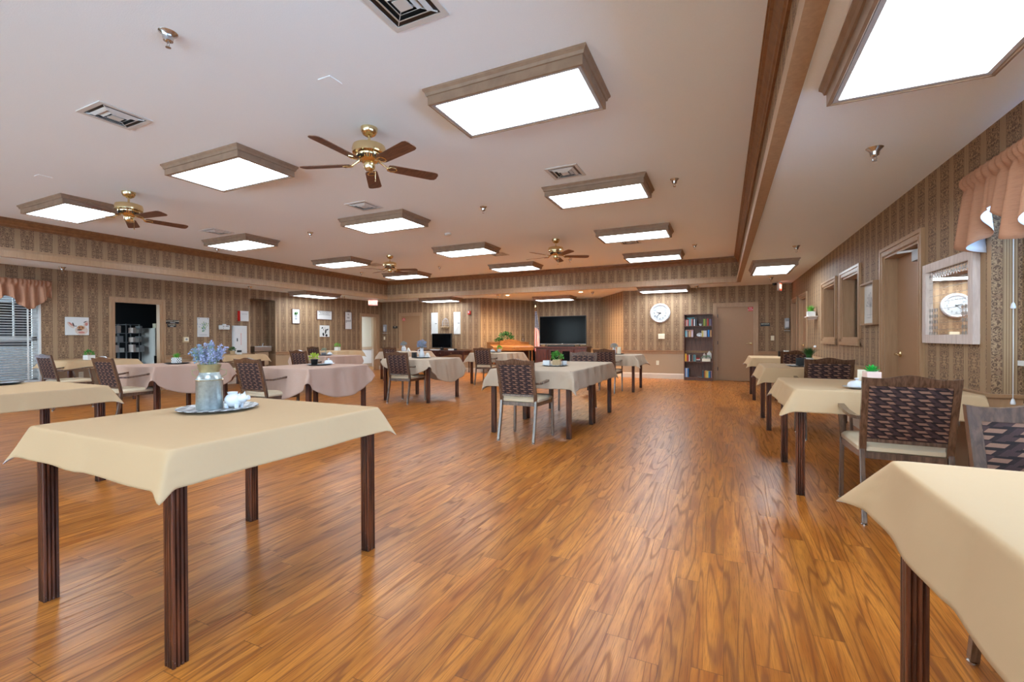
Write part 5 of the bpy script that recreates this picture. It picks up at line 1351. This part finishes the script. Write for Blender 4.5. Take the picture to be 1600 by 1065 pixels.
def plate(loc, rz, label, kind='outlet', mat='cream'):
    t = thing('wall_' + kind, label, kind, loc, rz, 'wall plates')
    b = MB(); b.box(-0.036, 0.036, -0.006, 0, -0.058, 0.058); pl = b.build('cover', mat, t, bevel=0.002)
    b = MB()
    if kind == 'outlet':
        for z in (-0.022, 0.022): b.box(-0.012, -0.008, -0.0065, -0.006, z - .008, z + .008); b.box(0.008, 0.012, -0.0065, -0.006, z - .008, z + .008)
        b.build('slots', 'black', pl)
    else: b.box(-0.006, 0.006, -0.014, -0.006, -0.012, 0.012); b.build('toggle', mat, pl)
plate((XL, 9.09, 0.42), R_LEFT, 'cream outlet low on the left wall right of the fountain')
plate((XL, 4.42, 0.45), R_LEFT, 'cream outlet under the window table, left wall')
plate((-1.64, YF, 0.43), 0, 'cream outlet low on the far wall below the clock')
plate((1.115, YF, 1.10), 0, 'cream light switch right of the closed far right door', 'switch')
plate((-11.19, YF, 1.14), 0, 'cream light switch in the far left corner', 'switch')
def dispenser(x, z, label):
    t = thing('soap_dispenser', label, 'dispenser', (x, YF, z), 0, 'wall soap dispensers')
    b = MB(); b.box(-0.05, 0.05, -0.10, 0, -0.13, 0.13); b.build('case', 'grey', t, bevel=0.02)
    b = MB(); b.box(-0.035, 0.035, -0.104, -0.10, -0.09, 0.05); b.build('window', 'white', t, bevel=0.006)
    b = MB(); b.box(-0.06, 0.06, -0.12, 0, -0.185, -0.175); b.build('drip_tray', 'whitep', t)
dispenser(-11.12, 1.50, 'grey wall dispenser left of the far left closed door'); dispenser(1.42, 1.46, 'grey wall dispenser in the far right corner')
for x, z, s, lab in ((-10.70, 1.53, 'MEN', 'black room sign left of the far left closed door'), (0.955, 1.44, 'RESTROOM', 'black room sign right of the far right closed door')):
    t = thing('room_sign', lab, 'sign', (x, YF, z), 0, 'black room signs')
    b = MB(); b.box(-0.105, 0.105, -0.008, 0, -0.04, 0.04); b.build('plate', 'black', t, bevel=0.002); text('lettering', s, 0.034, 'candle', t, (0, -0.0085, 0.012), (radians(90), 0, 0))

# ------------------------------------------------------------------ far wall
M['dialw'] = plain('clock_dial', (176, 178, 180), 0.6, vary=0.01)
t = thing('wall_clock', 'large round white wall clock on the far wall', 'clock', (-1.57, YF, 1.79))
TX = Matrix.Rotation(radians(90), 4, 'X')
b = MB(); b.lathe([(0.20, 0), (0.262, 0), (0.268, 0.02), (0.255, 0.045), (0.235, 0.055), (0.215, 0.045), (0.205, 0.03), (0.203, 0.02)], n=48, T=TX, caps=False); b.build('rim', 'white', t, smooth=True)
b = MB(); b.lathe([(0.001, 0.028), (0.206, 0.028)], n=48, T=TX); fc = b.build('dial', 'dialw', t)
b = MB(); b.lathe([(0.196, 0.030), (0.205, 0.031), (0.205, 0.029)], n=48, T=TX, caps=False); b.build('chapter_ring', 'grey', t)
for k in range(1, 13):
    a = radians(90 - 30 * k); text('numeral', str(k), 0.066, 'black', fc, (cos(a) * 0.152, -0.0292, sin(a) * 0.152), (radians(90), 0, 0))
for L, w_, deg, nm in ((0.10, 0.024, 90 - 9.6 * 30, 'hour_hand'), (0.150, 0.017, 90 - 37 * 6, 'minute_hand')):
    a = radians(deg); b = MB(); b.bar((-cos(a) * .03, -0.034, -sin(a) * .03), (cos(a) * L, -0.034, sin(a) * L), w_, 0.002, (-sin(a), 0, cos(a)), (w_ * .4, 0.002)); b.build(nm, 'black', t)
t = thing('thermostat', 'cream thermostat box below the wall clock', 'thermostat', (-1.53, YF, 1.155))
b = MB(); b.box(-0.085, 0.085, -0.05, 0, -0.07, 0.07); b.build('case', 'cream', t, bevel=0.006); b = MB(); b.box(-0.07, 0.07, -0.052, -0.05, 0.01, 0.012); b.box(-0.07, 0.07, -0.052, -0.05, -0.02, -0.018); b.build('vent_lines', 'grey', t)
for x, lab, rz in ((-8.99, 'white shutter with a diagonal brace, left, partly behind the small television', 0), (-8.085, 'white shutter with a diagonal brace, right of the birdcage art', 0)):
    t = thing('wall_shutter', lab, 'shutter', (x, YF, 1.63), rz, 'white wall shutters')
    b = MB(); b.box(-0.13, 0.13, -0.02, 0, -0.375, 0.375); b.build('board', 'whitep', t, bevel=0.002)
    b = MB()
    for z in (-0.33, 0.0, 0.33): b.box(-0.125, 0.125, -0.03, -0.02, z - 0.022, z + 0.022)
    b.bar((-0.09, -0.025, 0.30), (0.09, -0.025, 0.03), 0.035, 0.01, (1, 0, 0)); b.bar((-0.09, -0.025, -0.30), (0.09, -0.025, -0.03), 0.035, 0.01, (1, 0, 0)); b.build('brace', 'whitep', t)
    b = MB(); b.box(0.03, 0.11, -0.034, -0.03, -0.006, 0.010); b.build('latch', 'black', t)
t = thing('birdcage_art', 'wire birdcage wall shelf between the two white shutters', 'wall decor', (-8.54, YF, 1.50))
b = MB()
for k in range(9):
    a = -1 + 2 * k / 8; x = 0.13 * sin(a * pi / 2); b.tube([(x, -0.02 - 0.06 * cos(a * pi / 2), 0.02), (x, -0.02 - 0.06 * cos(a * pi / 2), 0.18), (x * .7, -0.02 - 0.045 * cos(a * pi / 2), 0.26), (0, -0.02, 0.31)], 0.003, 5)
for z in (0.10, 0.18): b.tube([(0.13 * sin((-1 + 2 * k / 10) * pi / 2), -0.02 - 0.06 * cos((-1 + 2 * k / 10) * pi / 2), z) for k in range(11)], 0.003, 5)
b.build('wire_cage', 'grey', t); b = MB(); b.box(-0.14, 0.14, -0.10, 0, 0, 0.018); b.box(-0.10, 0.10, -0.02, 0, -0.05, 0); b.build('shelf', 'terra', t)
t = thing('fire_alarm', 'small red fire alarm strobe on the far wall', 'alarm', (-7.61, YF, 1.97))
b = MB(); b.box(-0.05, 0.05, -0.045, 0, -0.06, 0.06); b.build('case', 'red', t, bevel=0.012); b = MB(); b.box(-0.02, 0.02, -0.06, -0.045, -0.02, 0.045); b.build('strobe', 'white', t, bevel=0.006)

# console table with the small television
t = thing('console_table', 'long dark console table with carved legs under the small television', 'console table', (-8.47, 12.73, 0))
b = MB(); b.box(-0.97, 0.97, -0.24, 0.22, 0.70, 0.728); b.build('top', 'cherry', t, bevel=0.008)
b = MB()
pts = [(-0.90, 0.70), (-0.90, 0.56), (-0.80, 0.60), (-0.45, 0.60), (-0.30, 0.56), (0, 0.52), (0.30, 0.56), (0.45, 0.60), (0.80, 0.60), (0.90, 0.56), (0.90, 0.70)]
b.prism(pts, -0.21, -0.19, 'y'); b.box(-0.90, -0.88, -0.2, 0.2, 0.58, 0.70); b.box(0.88, 0.90, -0.2, 0.2, 0.58, 0.70); b.build('apron', 'cherry', t)
for x in (-0.45, 0.45):
    b = MB(); b.box(x - 0.28, x + 0.28, -0.222, -0.21, 0.615, 0.685); d_ = b.build('drawer', 'cherry', t, bevel=0.003); b = MB(); b.tube([(x - 0.04, -0.225, 0.65), (x - 0.03, -0.243, 0.642), (x + 0.03, -0.243, 0.642), (x + 0.04, -0.225, 0.65)], 0.004, 6); b.build('pull', 'brass', d_)
b = MB(); b.lathe([(0.05, 0), (0.04, 0.012), (0.015, 0.018), (0.001, 0.02)], n=16, T=Matrix.Translation((0, -0.21, 0.61)) @ TX); b.build('carving', 'cherry', t, smooth=True)
for sx in (-1, 1):
    for sy in (-1, 1):
        b = MB(); b.lathe([(0.016, 0), (0.022, 0.03), (0.014, 0.06), (0.020, 0.30), (0.030, 0.50), (0.036, 0.56), (0.028, 0.60), (0.034, 0.62), (0.034, 0.70)], (sx * 0.88, sy * 0.185, 0), 14); b.build('leg', 'cherry', t, smooth=True)
t = thing('television', 'small black flat television on the dark console table', 'television', (-8.50, 12.70, 0.728))
b = MB(); b.box(-0.385, 0.385, -0.03, 0.03, 0.075, 0.56); b.build('case', 'black', t, bevel=0.006)
b = MB(); b.box(-0.36, 0.36, -0.0315, -0.03, 0.105, 0.535); b.build('screen', 'blackgloss', t)
b = MB(); b.prism([(-0.14, -0.10), (0.14, -0.10), (0.16, 0.08), (-0.16, 0.08)], 0, 0.012); b.box(-0.05, 0.05, -0.02, 0.03, 0.012, 0.08); b.build('stand', 'black', t)
b = MB(); b.box(-0.02, 0.02, -0.032, -0.03, 0.085, 0.095); b.build('logo', 'grey', t)
b = MB(); b.box(-0.16, 0.16, -0.06, 0.09, 0, 0.03); tag(b.build('media_box', 'whitep', bevel=0.004), 'flat white box left of the small television stand', 'box', loc=(-8.72, 12.62, 0.728))
b = MB(); b.box(-0.11, 0.11, -0.05, 0.05, 0, 0.05); tag(b.build('tissue_box', 'whitep', bevel=0.004), 'small white box right of the small television stand', 'box', loc=(-8.10, 12.68, 0.728))
b = MB(); b.box(-0.04, 0.04, -0.03, 0.03, 0, 0.06); tag(b.build('speaker', 'black', bevel=0.004), 'tiny black speaker on the console table', 'speaker', loc=(-7.93, 12.62, 0.728))

# piano with plant and lamp glass
t = thing('piano', 'honey coloured upright piano in the alcove', 'piano', (-6.30, 13.35, 0), radians(50))
b = MB(); b.box(-0.70, 0.70, 0.02, 0.28, 0.06, 0.98); b.box(-0.72, 0.72, 0.0, 0.30, 0.98, 1.0); b.build('case', 'oak', t, bevel=0.004)
b = MB(); b.prism([(-0.30, 0.72), (0.02, 0.72), (0.02, 0.90), (-0.05, 0.90), (-0.28, 0.86), (-0.30, 0.84)], -0.72, 0.72, 'x'); kb = b.build('keybed', 'oak', t, bevel=0.004)
b = MB(); b.box(-0.05, 0.05, -0.302, -0.30, 0.80, 0.815); b.build('nameplate', 'brass', kb)
b = MB(); b.prism([(-0.38, 0.90), (0.38, 0.90), (0.38, 1.02), (0.22, 1.06), (0.0, 1.10), (-0.22, 1.06), (-0.38, 1.02)], -0.03, -0.012, 'y'); b.build('music_desk', 'oak', t, bevel=0.003)
for s in (-1, 1):
    b = MB(); b.box(s * 0.66, s * 0.70, -0.27, -0.23, 0.0, 0.72); b.build('leg', 'oak', t, bevel=0.003)
b = MB(); b.box(-0.66, 0.66, -0.0, 0.02, 0.10, 0.72); b.build('lower_panel', 'cherry', t)
rnd = random.Random(21)
t = thing('potted_plant', 'bushy trailing green plant on top of the piano', 'potted plant', (-6.50, 13.46, 1.0), 0)
b = MB(); b.lathe([(0.07, 0), (0.09, 0.10), (0.085, 0.10)], n=20); b.build('pot', 'terra', t, smooth=True)
b = MB(); leaves(b, (0, 0, 0.10), 0.27, 260, 0.065, rnd, flat=0.8); leaves(b, (-0.22, -0.05, 0.03), 0.16, 90, 0.06, rnd, flat=0.5); b.build('foliage', 'greend', t)
b = MB(); b.lathe([(0.03, 0), (0.035, 0.02), (0.05, 0.09), (0.035, 0.16), (0.028, 0.24), (0.032, 0.26), (0.026, 0.25)], n=20); tag(b.build('hurricane_glass', 'glass', smooth=True), 'clear glass vase on the right of the piano top', 'vase', loc=(-6.06, 13.86, 1.0))
t = thing('speaker_cabinet', 'tall black speaker between the piano and the television', 'speaker', (-5.86, 14.38, 0), radians(20))
b = MB(); b.box(-0.16, 0.16, 0, 0.30, 0, 0.78); b.build('cabinet', 'black', t, bevel=0.02); b = MB(); b.box(-0.14, 0.14, -0.006, 0.0, 0.04, 0.74); b.build('grille', 'blackgloss', t, bevel=0.003)

# television on its cabinet
t = thing('tv_cabinet', 'dark cherry media cabinet with glass doors under the large television', 'cabinet', (-4.66, 13.88, 0))
b = MB(); b.box(-0.84, 0.84, -0.27, 0.25, 0.04, 0.80); b.box(-0.87, 0.87, -0.30, 0.27, 0.80, 0.845); b.box(-0.85, 0.85, -0.28, 0.25, 0, 0.06); b.build('body', 'cherry', t, bevel=0.006)
for x0, x1, glass in ((-0.80, -0.45, 0), (-0.36, -0.02, 1), (0.02, 0.36, 1), (0.45, 0.80, 0)):
    b = MB(); b.box(x0, x1, -0.285, -0.27, 0.10, 0.76); d_ = b.build('door', 'cherry', t, bevel=0.004)
    b = MB(); b.box(x0 + 0.05, x1 - 0.05, -0.288, -0.285, 0.15, 0.71); b.build('pane' if glass else 'raised_panel', 'blackgloss' if glass else 'cherry', d_, bevel=0.002)
    if glass: b = MB(); b.sphere(((x1 - 0.02) if x1 < 0 else (x0 + 0.02), -0.295, 0.45), 0.012, 10); b.build('knob', 'brass', d_, smooth=True)
for x in (-0.42, 0.42):
    b = MB(); b.lathe([(0.03, 0.10), (0.024, 0.14), (0.024, 0.70), (0.03, 0.76)], (x, -0.275, 0), 14); b.build('pilaster', 'cherry', t, smooth=True)
t = thing('television', 'large black flat television in the alcove', 'television', (-4.685, 13.90, 0.845))
b = MB(); b.box(-0.785, 0.785, -0.03, 0.03, 0.075, 0.985); b.build('case', 'black', t, bevel=0.006)
b = MB(); b.box(-0.765, 0.765, -0.032, -0.03, 0.105, 0.965); b.build('screen', 'blackgloss', t)
b = MB(); b.box(-0.785, 0.785, -0.033, -0.028, 0.073, 0.082); b.build('chin_trim', 'grey', t); b = MB(); b.box(-0.02, 0.02, -0.034, -0.03, 0.086, 0.100); b.build('logo', 'whitep', t)
for s in (-1, 1):
    b = MB(); b.prism([(s * 0.55, -0.12), (s * 0.58, -0.12), (s * 0.58, 0.12), (s * 0.55, 0.12)][::s], 0, 0.012); b.box(s * 0.555, s * 0.575, -0.02, 0.02, 0.012, 0.09); b.build('foot', 'black', t)
b = MB(); b.box(-0.45, 0.45, -0.04, 0.04, 0, 0.055); tag(b.build('soundbar', 'black', bevel=0.01), 'low black soundbar in front of the large television', 'soundbar', loc=(-4.68, 13.72, 0.845))

# flag
t = thing('flag', 'furled American flag with gold eagle on a pole', 'flag', (-5.69, 14.05, 0), radians(20))
b = MB(); b.lathe([(0.13, 0), (0.13, 0.02), (0.05, 0.05), (0.02, 0.07)], n=24); b.build('base', 'brass', t, smooth=True)
b = MB(); b.tube([(0, 0, 0.03), (0, 0, 2.10)], 0.013, 10); b.build('pole', 'oak', t, smooth=True)
b = MB(); b.sphere((0, 0, 2.14), 0.03, 10); b.mesh([(0, -.01, 2.15), (-0.09, 0, 2.21), (-0.02, 0, 2.17), (0, 0, 2.23), (0.02, 0, 2.17), (0.09, 0, 2.21), (0, .01, 2.15)], [(0, 1, 2), (0, 2, 3), (0, 3, 4), (0, 4, 5), (6, 2, 1), (6, 3, 2), (6, 4, 3), (6, 5, 4)]); b.build('finial', 'brass', t)
def flag_mat():
    t = NT('american_flag').set(0.7); o = t.xyz(t.uv()); u_, v_ = o[0], o[1]
    st = t.math('GREATER_THAN', t.math('MODULO', t.math('FLOOR', t.math('MULTIPLY', u_, 13)), 2.0), 0.5)
    c = t.mix(st, s2l((190, 36, 34)), s2l((238, 236, 232)))
    cant = t.math('MULTIPLY', t.math('LESS_THAN', v_, 0.42), t.math('GREATER_THAN', u_, 0.0))
    a = t.math('SUBTRACT', t.math('FRACT', t.math('MULTIPLY', u_, 9)), 0.5); bb = t.math('SUBTRACT', t.math('FRACT', t.math('MULTIPLY', v_, 26)), 0.5)
    star = t.math('LESS_THAN', t.math('ADD', t.math('MULTIPLY', a, a), t.math('MULTIPLY', bb, bb)), 0.06)
    t.col(t.mix(cant, c, t.mix(star, s2l((22, 28, 58)), s2l((236, 236, 236))))); return t.m
M['flag'] = flag_mat()
b = MB(); NU, NV = 26, 20; P_ = {}
for i in range(NU + 1):
    for j in range(NV + 1):
        u_, v_ = i / NU, j / NV; wd = 0.05 + 0.20 * v_ ** 0.8; x = 0.012 + wd * (u_ - 0.35) + 0.05 * v_; y = -0.03 - 0.035 * sin(u_ * 3 * pi + v_) * (0.4 + v_)
        P_[i, j] = (x, y, 2.02 - 1.35 * v_ - 0.12 * u_ * v_ + 0.06 * sin(u_ * 5) * v_)
for i in range(NU):
    for j in range(NV):
        q = [(i, j), (i + 1, j), (i + 1, j + 1), (i, j + 1)]; b.face([P_[k] for k in q], [(k[0] / NU, k[1] / NV) for k in q])
b.build('flag_cloth', 'flag', t, smooth=True)

# ------------------------------------------------------------------ bookshelf with books
BX, BY = -0.592, 12.72
t = thing('bookshelf', 'brown bookshelf full of books left of the far right door', 'bookshelf', (BX, BY, 0))
b = MB(); b.box(-0.349, -0.331, 0, 0.27, 0, 1.73); b.box(0.331, 0.349, 0, 0.27, 0, 1.73); b.build('side_panel', 'walnut', t)
b = MB(); b.box(-0.331, 0.331, 0.262, 0.27, 0, 1.73); b.build('back_panel', 'walnut', t)
SH = {0: 0.078, 1: 0.497, 2: 1.135, 3: 1.424}
for z in list(SH.values()) + [0.80]:
    if z == 0.80: continue
    b = MB(); b.box(-0.331, 0.331, 0.004, 0.262, z - 0.018, z); b.build('shelf', 'walnut', t)
b = MB(); b.box(-0.349, 0.349, -0.002, 0.27, 1.712, 1.73); b.build('shelf', 'walnut', t); b = MB(); b.box(-0.331, 0.331, 0.02, 0.035, 0, 0.06); b.build('plinth', 'walnut', t)
RN = {3: 'top shelf', 2: 'second shelf', 1: 'third shelf', 0: 'bottom shelf'}
def book(x, z, wd, h, rgb, label, row, lean=0.0, flat=False, dp=0.16):
    nm = 'cover_%d_%d_%d' % rgb
    if nm not in M: M[nm] = plain(nm, rgb, 0.5, vary=0.06, scale=40)
    b = MB(); b.cur = 0
    if flat: b.box(0, wd, 0, dp, 0, 0.004); b.box(0, wd, 0, dp, h - 0.004, h); b.box(0, wd, 0, 0.005, 0, h); b.cur = 1; b.box(0.003, wd - 0.003, 0.005, dp - 0.003, 0.004, h - 0.004)
    else: b.box(0, 0.003, 0, dp, 0, h); b.box(wd - 0.003, wd, 0, dp, 0, h); b.box(0, wd, 0, 0.004, 0, h); b.cur = 1; b.box(0.003, wd - 0.003, 0.004, dp - 0.003, 0.003, h - 0.004)
    o = b.build('book', [nm, 'candle']); tag(o, label, 'book', 'books on the ' + RN[row], loc=(BX + x, BY + 0.02, z)); o.rotation_euler = (0, lean, 0); return o
CN = {}
def bookrow(row, x0, specs):
    x = x0
    for wd, h, rgb, name in specs: 
        book(x, SH[row] + 0.0005, wd - 0.0015, h, rgb, name, row); x += wd
R_, T_, G_ = (150, 60, 50), (60, 130, 140), (90, 110, 60)
bookrow(3, -0.328, [(0.045, 0.165, (140, 66, 56), 'reddish brown book at the left end of the top shelf'), (0.022, 0.16, (214, 196, 184), 'thin pale book second from the left on the top shelf'), (0.030, 0.17, (176, 60, 52), 'red book third from the left on the top shelf'),
    (0.040, 0.19, (96, 140, 150), 'teal book lying under the horizontal one, top shelf'), (0.030, 0.185, (130, 160, 160), 'pale teal book in the left group of the top shelf'), (0.028, 0.185, (190, 90, 80), 'coral red book in the left group of the top shelf'),
    (0.030, 0.190, (36, 34, 40), 'black book in the left group of the top shelf'), (0.026, 0.175, (226, 228, 230), 'white book in the left group of the top shelf'), (0.022, 0.185, (40, 60, 66), 'dark teal book in the left group, top shelf'), (0.028, 0.19, (60, 66, 74), 'dark grey book at the right end of the left group, top shelf')])
book(-0.28, SH[3] + 0.1955, 0.19, 0.022, (70, 130, 138), 'flat teal book lying across the others on the top shelf', 3, flat=True)
bookrow(3, 0.122, [(0.022, 0.18, (110, 150, 60), 'bright green book, right group of the top shelf'), (0.026, 0.175, (150, 150, 60), 'olive book, right group of the top shelf'), (0.024, 0.18, (70, 100, 50), 'dark green book, right group of the top shelf'), (0.026, 0.18, (120, 90, 50), 'brown book, right group of the top shelf'),
    (0.028, 0.185, (190, 50, 44), 'red book, right group of the top shelf'), (0.020, 0.18, (60, 30, 30), 'maroon book, right group of the top shelf'), (0.030, 0.175, (130, 120, 130), 'grey book, right group of the top shelf'), (0.024, 0.17, (80, 60, 96), 'purple book at the right end of the top shelf')])
bookrow(2, -0.318, [(0.036, 0.165, (110, 170, 190), 'sky blue book at the left end of the second shelf'), (0.026, 0.16, (170, 180, 184), 'pale grey book, left group of the second shelf'), (0.026, 0.165, (120, 80, 70), 'brown book, left group of the second shelf'), (0.028, 0.158, (220, 190, 140), 'cream book, left group of the second shelf'),
    (0.036, 0.165, (200, 150, 110), 'tan book, left group of the second shelf'), (0.050, 0.162, (190, 170, 180), 'mauve grey book at the right of the left group, second shelf')])
book(-0.31, SH[2] + 0.1700, 0.19, 0.020, (196, 150, 140), 'flat pinkish book lying across the second shelf', 2, flat=True)
bookrow(2, 0.082, [(0.024, 0.165, (226, 214, 150), 'pale yellow book, right group of the second shelf'), (0.020, 0.16, (210, 180, 60), 'yellow book, right group of the second shelf'), (0.026, 0.165, (230, 226, 216), 'white book, right group of the second shelf'), (0.024, 0.16, (196, 190, 186), 'light grey book, right group of the second shelf'),
    (0.026, 0.165, (236, 234, 230), 'wide white book, right group of the second shelf'), (0.026, 0.17, (50, 50, 80), 'navy book, right group of the second shelf'), (0.042, 0.182, (40, 120, 190), 'tall bright blue book, right group of the second shelf'), (0.016, 0.18, (30, 40, 70), 'thin dark blue book, right group of the second shelf'), (0.034, 0.175, (200, 150, 100), 'tan book at the right end of the second shelf')])
bookrow(1, -0.328, [(0.048, 0.20, (226, 170, 40), 'tall yellow book at the left end of the third shelf'), (0.026, 0.165, (214, 90, 50), 'orange book on the third shelf'), (0.024, 0.17, (180, 40, 40), 'red book on the third shelf'), (0.030, 0.175, (230, 230, 226), 'white book on the third shelf'),
    (0.044, 0.175, (30, 28, 32), 'black book on the third shelf'), (0.040, 0.16, (120, 90, 80), 'brown book on the third shelf'), (0.034, 0.175, (60, 130, 140), 'teal book on the third shelf'), (0.030, 0.17, (130, 150, 150), 'grey teal book on the third shelf')])
for i, (c, w_) in enumerate((((40, 40, 60), 0.10), ((220, 216, 210), 0.09), ((180, 50, 50), 0.08))):
    book(-0.045, SH[1] + 0.0005 + i * 0.031, w_, 0.030, c, 'flat %s book in the low stack on the third shelf' % ('dark', 'white', 'red')[i], 1, flat=True)
bookrow(0, -0.325, [(0.030, 0.235, (120, 150, 200), 'blue and white book at the left end of the bottom shelf'), (0.028, 0.235, (226, 228, 236), 'tall white book on the bottom shelf'), (0.040, 0.235, (40, 100, 160), 'tall dark blue book on the bottom shelf')])
bookrow(0, 0.095, [(0.036, 0.185, (40, 80, 100), 'dark teal book, right group of the bottom shelf'), (0.020, 0.17, (120, 70, 50), 'reddish brown book, right group of the bottom shelf'), (0.026, 0.18, (190, 120, 70), 'orange brown book, right group of the bottom shelf'), (0.034, 0.185, (226, 190, 90), 'yellow book, right group of the bottom shelf'),
    (0.034, 0.175, (236, 210, 120), 'pale yellow book, right group of the bottom shelf'), (0.036, 0.17, (60, 150, 200), 'light blue book, right group of the bottom shelf'), (0.020, 0.175, (40, 70, 130), 'thin navy book, right group of the bottom shelf'), (0.024, 0.175, (170, 140, 150), 'mauve book at the right end of the bottom shelf')])
b = MB(); b.lathe([(0.02, 0), (0.035, 0.02), (0.045, 0.055), (0.042, 0.055), (0.02, 0.012), (0.001, 0.01)], n=22); tag(b.build('bowl', 'white', smooth=True), 'small white bowl on the top shelf of the bookshelf', 'bowl', loc=(BX + 0.055, BY + 0.09, SH[3]))
b = MB(); b.lathe([(0.022, 0.0), (0.05, -0.02), (0.075, 0.0), (0.05, 0.02), (0.022, 0.0)], n=30, T=Matrix.Translation((0, 0, 0.055)) @ Matrix.Rotation(radians(78), 4, 'X') @ Matrix.Diagonal((1, 0.72, 1, 1))); tag(b.build('ring_ornament', 'white', smooth=True), 'white ring shaped ornament on the second shelf of the bookshelf', 'ornament', loc=(BX + 0.035, BY + 0.08, SH[2]))
t = thing('birdhouse_planter', 'white birdhouse and succulents in a pale wooden box on the third shelf', 'planter', (BX + 0.19, BY + 0.10, SH[1] + 0.0005))
b = MB(); b.box(-0.10, 0.10, -0.05, 0.05, 0, 0.075); b.build('box', 'candle', t, bevel=0.003)
b = MB(); b.prism([(0.015, 0.075), (0.125, 0.075), (0.125, 0.20), (0.07, 0.275), (0.015, 0.20)], 0.0, 0.05, 'y'); b.build('house', 'whitep', t); b = MB(); b.prism([(-0.075, 0.075), (-0.02, 0.075), (-0.02, 0.18), (-0.047, 0.215), (-0.075, 0.18)], 0.0, 0.04, 'y'); b.build('house', 'palefr', t)
b = MB(); rnd = random.Random(4); leaves(b, (-0.05, -0.03, 0.09), 0.05, 50, 0.035, rnd); leaves(b, (0.04, -0.03, 0.09), 0.055, 60, 0.04, rnd); b.build('succulents', 'stem', t)
t = thing('eyeglasses', 'thin wire glasses standing near the middle of the bottom shelf', 'glasses', (BX + 0.04, BY + 0.08, SH[0] + 0.02))
b = MB(); 
for x in (-0.035, 0.035): b.tube([(x + 0.025 * cos(2 * pi * k / 14), 0, 0.02 * sin(2 * pi * k / 14)) for k in range(15)], 0.0015, 5, cap=False)
b.tube([(-0.012, 0, 0.005), (0, 0, 0.009), (0.012, 0, 0.005)], 0.0015, 5); b.build('rims', 'chrome', t)

# ------------------------------------------------------------------ storeroom furniture seen through the doorway
def rack(y0, y1, x, label, seed):
    t = thing('storage_rack', label, 'shelving', (x, (y0 + y1) / 2, 0), R_LEFT); hw = (y1 - y0) / 2
    b = MB()
    for s in (-1, 1):
        for yy in (0, 0.4): b.box(s * hw - 0.012, s * hw + 0.012, yy - .012, yy + .012, 0, 1.52)
    b.build('upright', 'grey', t)
    for k, z in enumerate((0.15, 0.45, 0.80, 1.05, 1.28, 1.50)):
        b = MB(); b.box(-hw, hw, 0, 0.4, z, z + 0.015); b.build('shelf', 'grey', t)
    return t
rack(5.70, 6.13, -13.75, 'grey storage rack at the left inside the dark storeroom', 1); rack(6.22, 6.50, -13.6, 'narrow grey storage rack in the middle of the dark storeroom', 2)
rnd = random.Random(33); k_ = 0
for (ya, yb, x, lv, nm) in ((5.72, 6.11, -13.60, (0.815, 1.065, 1.295), 'left'), (6.24, 6.48, -13.45, (0.465, 0.815, 1.065, 1.295), 'middle')):
    for li, z in enumerate(lv):
        y = ya
        nn_ = -1
        while y < yb - 0.06:
            nn_ += 1
            w_ = rnd.uniform(0.06, 0.12); h = rnd.uniform(0.09, 0.19); b = MB(); b.box(-0.10, 0.12, 0, w_ - .01, 0, h)
            tag(b.build('storage_bin', ('whitep', 'grey', 'palefr')[k_ % 3], bevel=0.006), '%s storeroom container, %s level of the %s rack, number %s from the left' % (('white', 'grey', 'pinkish')[k_ % 3], {0.465: 'lowest visible', 0.815: 'lower', 1.065: 'middle', 1.295: 'upper'}[z], nm, ('one', 'two', 'three', 'four', 'five', 'six', 'seven')[nn_]), 'container', 'containers on the %s storeroom rack' % nm, loc=(x, y, z)); y += w_; k_ += 1
t = thing('refrigerator', 'white refrigerator at the right inside the dark storeroom', 'refrigerator', (-13.1, 6.92, 0), R_LEFT)
b = MB(); b.box(-0.33, 0.33, 0.03, 0.6, 0.02, 1.42); b.build('body', 'whitep', t, bevel=0.01); b = MB(); b.box(-0.33, 0.33, -0.02, 0.025, 0.72, 1.42); d_ = b.build('upper_door', 'whitep', t, bevel=0.01)
b = MB(); b.box(0.26, 0.29, -0.045, -0.02, 0.80, 0.95); b.build('handle', 'black', d_); b = MB(); b.box(-0.33, 0.33, -0.02, 0.025, 0.04, 0.71); b.build('lower_door', 'black', t, bevel=0.01)
for x, z in ((0.05, 1.28), (0.15, 1.28), (0.06, 1.20), (0.15, 1.20)):
    b = MB(); b.box(x - .008, x + .008, -0.025, -0.02, z - .008, z + .008); b.build('magnet', 'black', d_)
b = MB(); b.box(-0.08, 0.08, -0.06, 0.06, 0, 0.12); tag(b.build('tan_box', 'candle', bevel=0.004), 'small cream box on top of the storeroom refrigerator', 'box', loc=(-13.3, 6.75, 1.42))
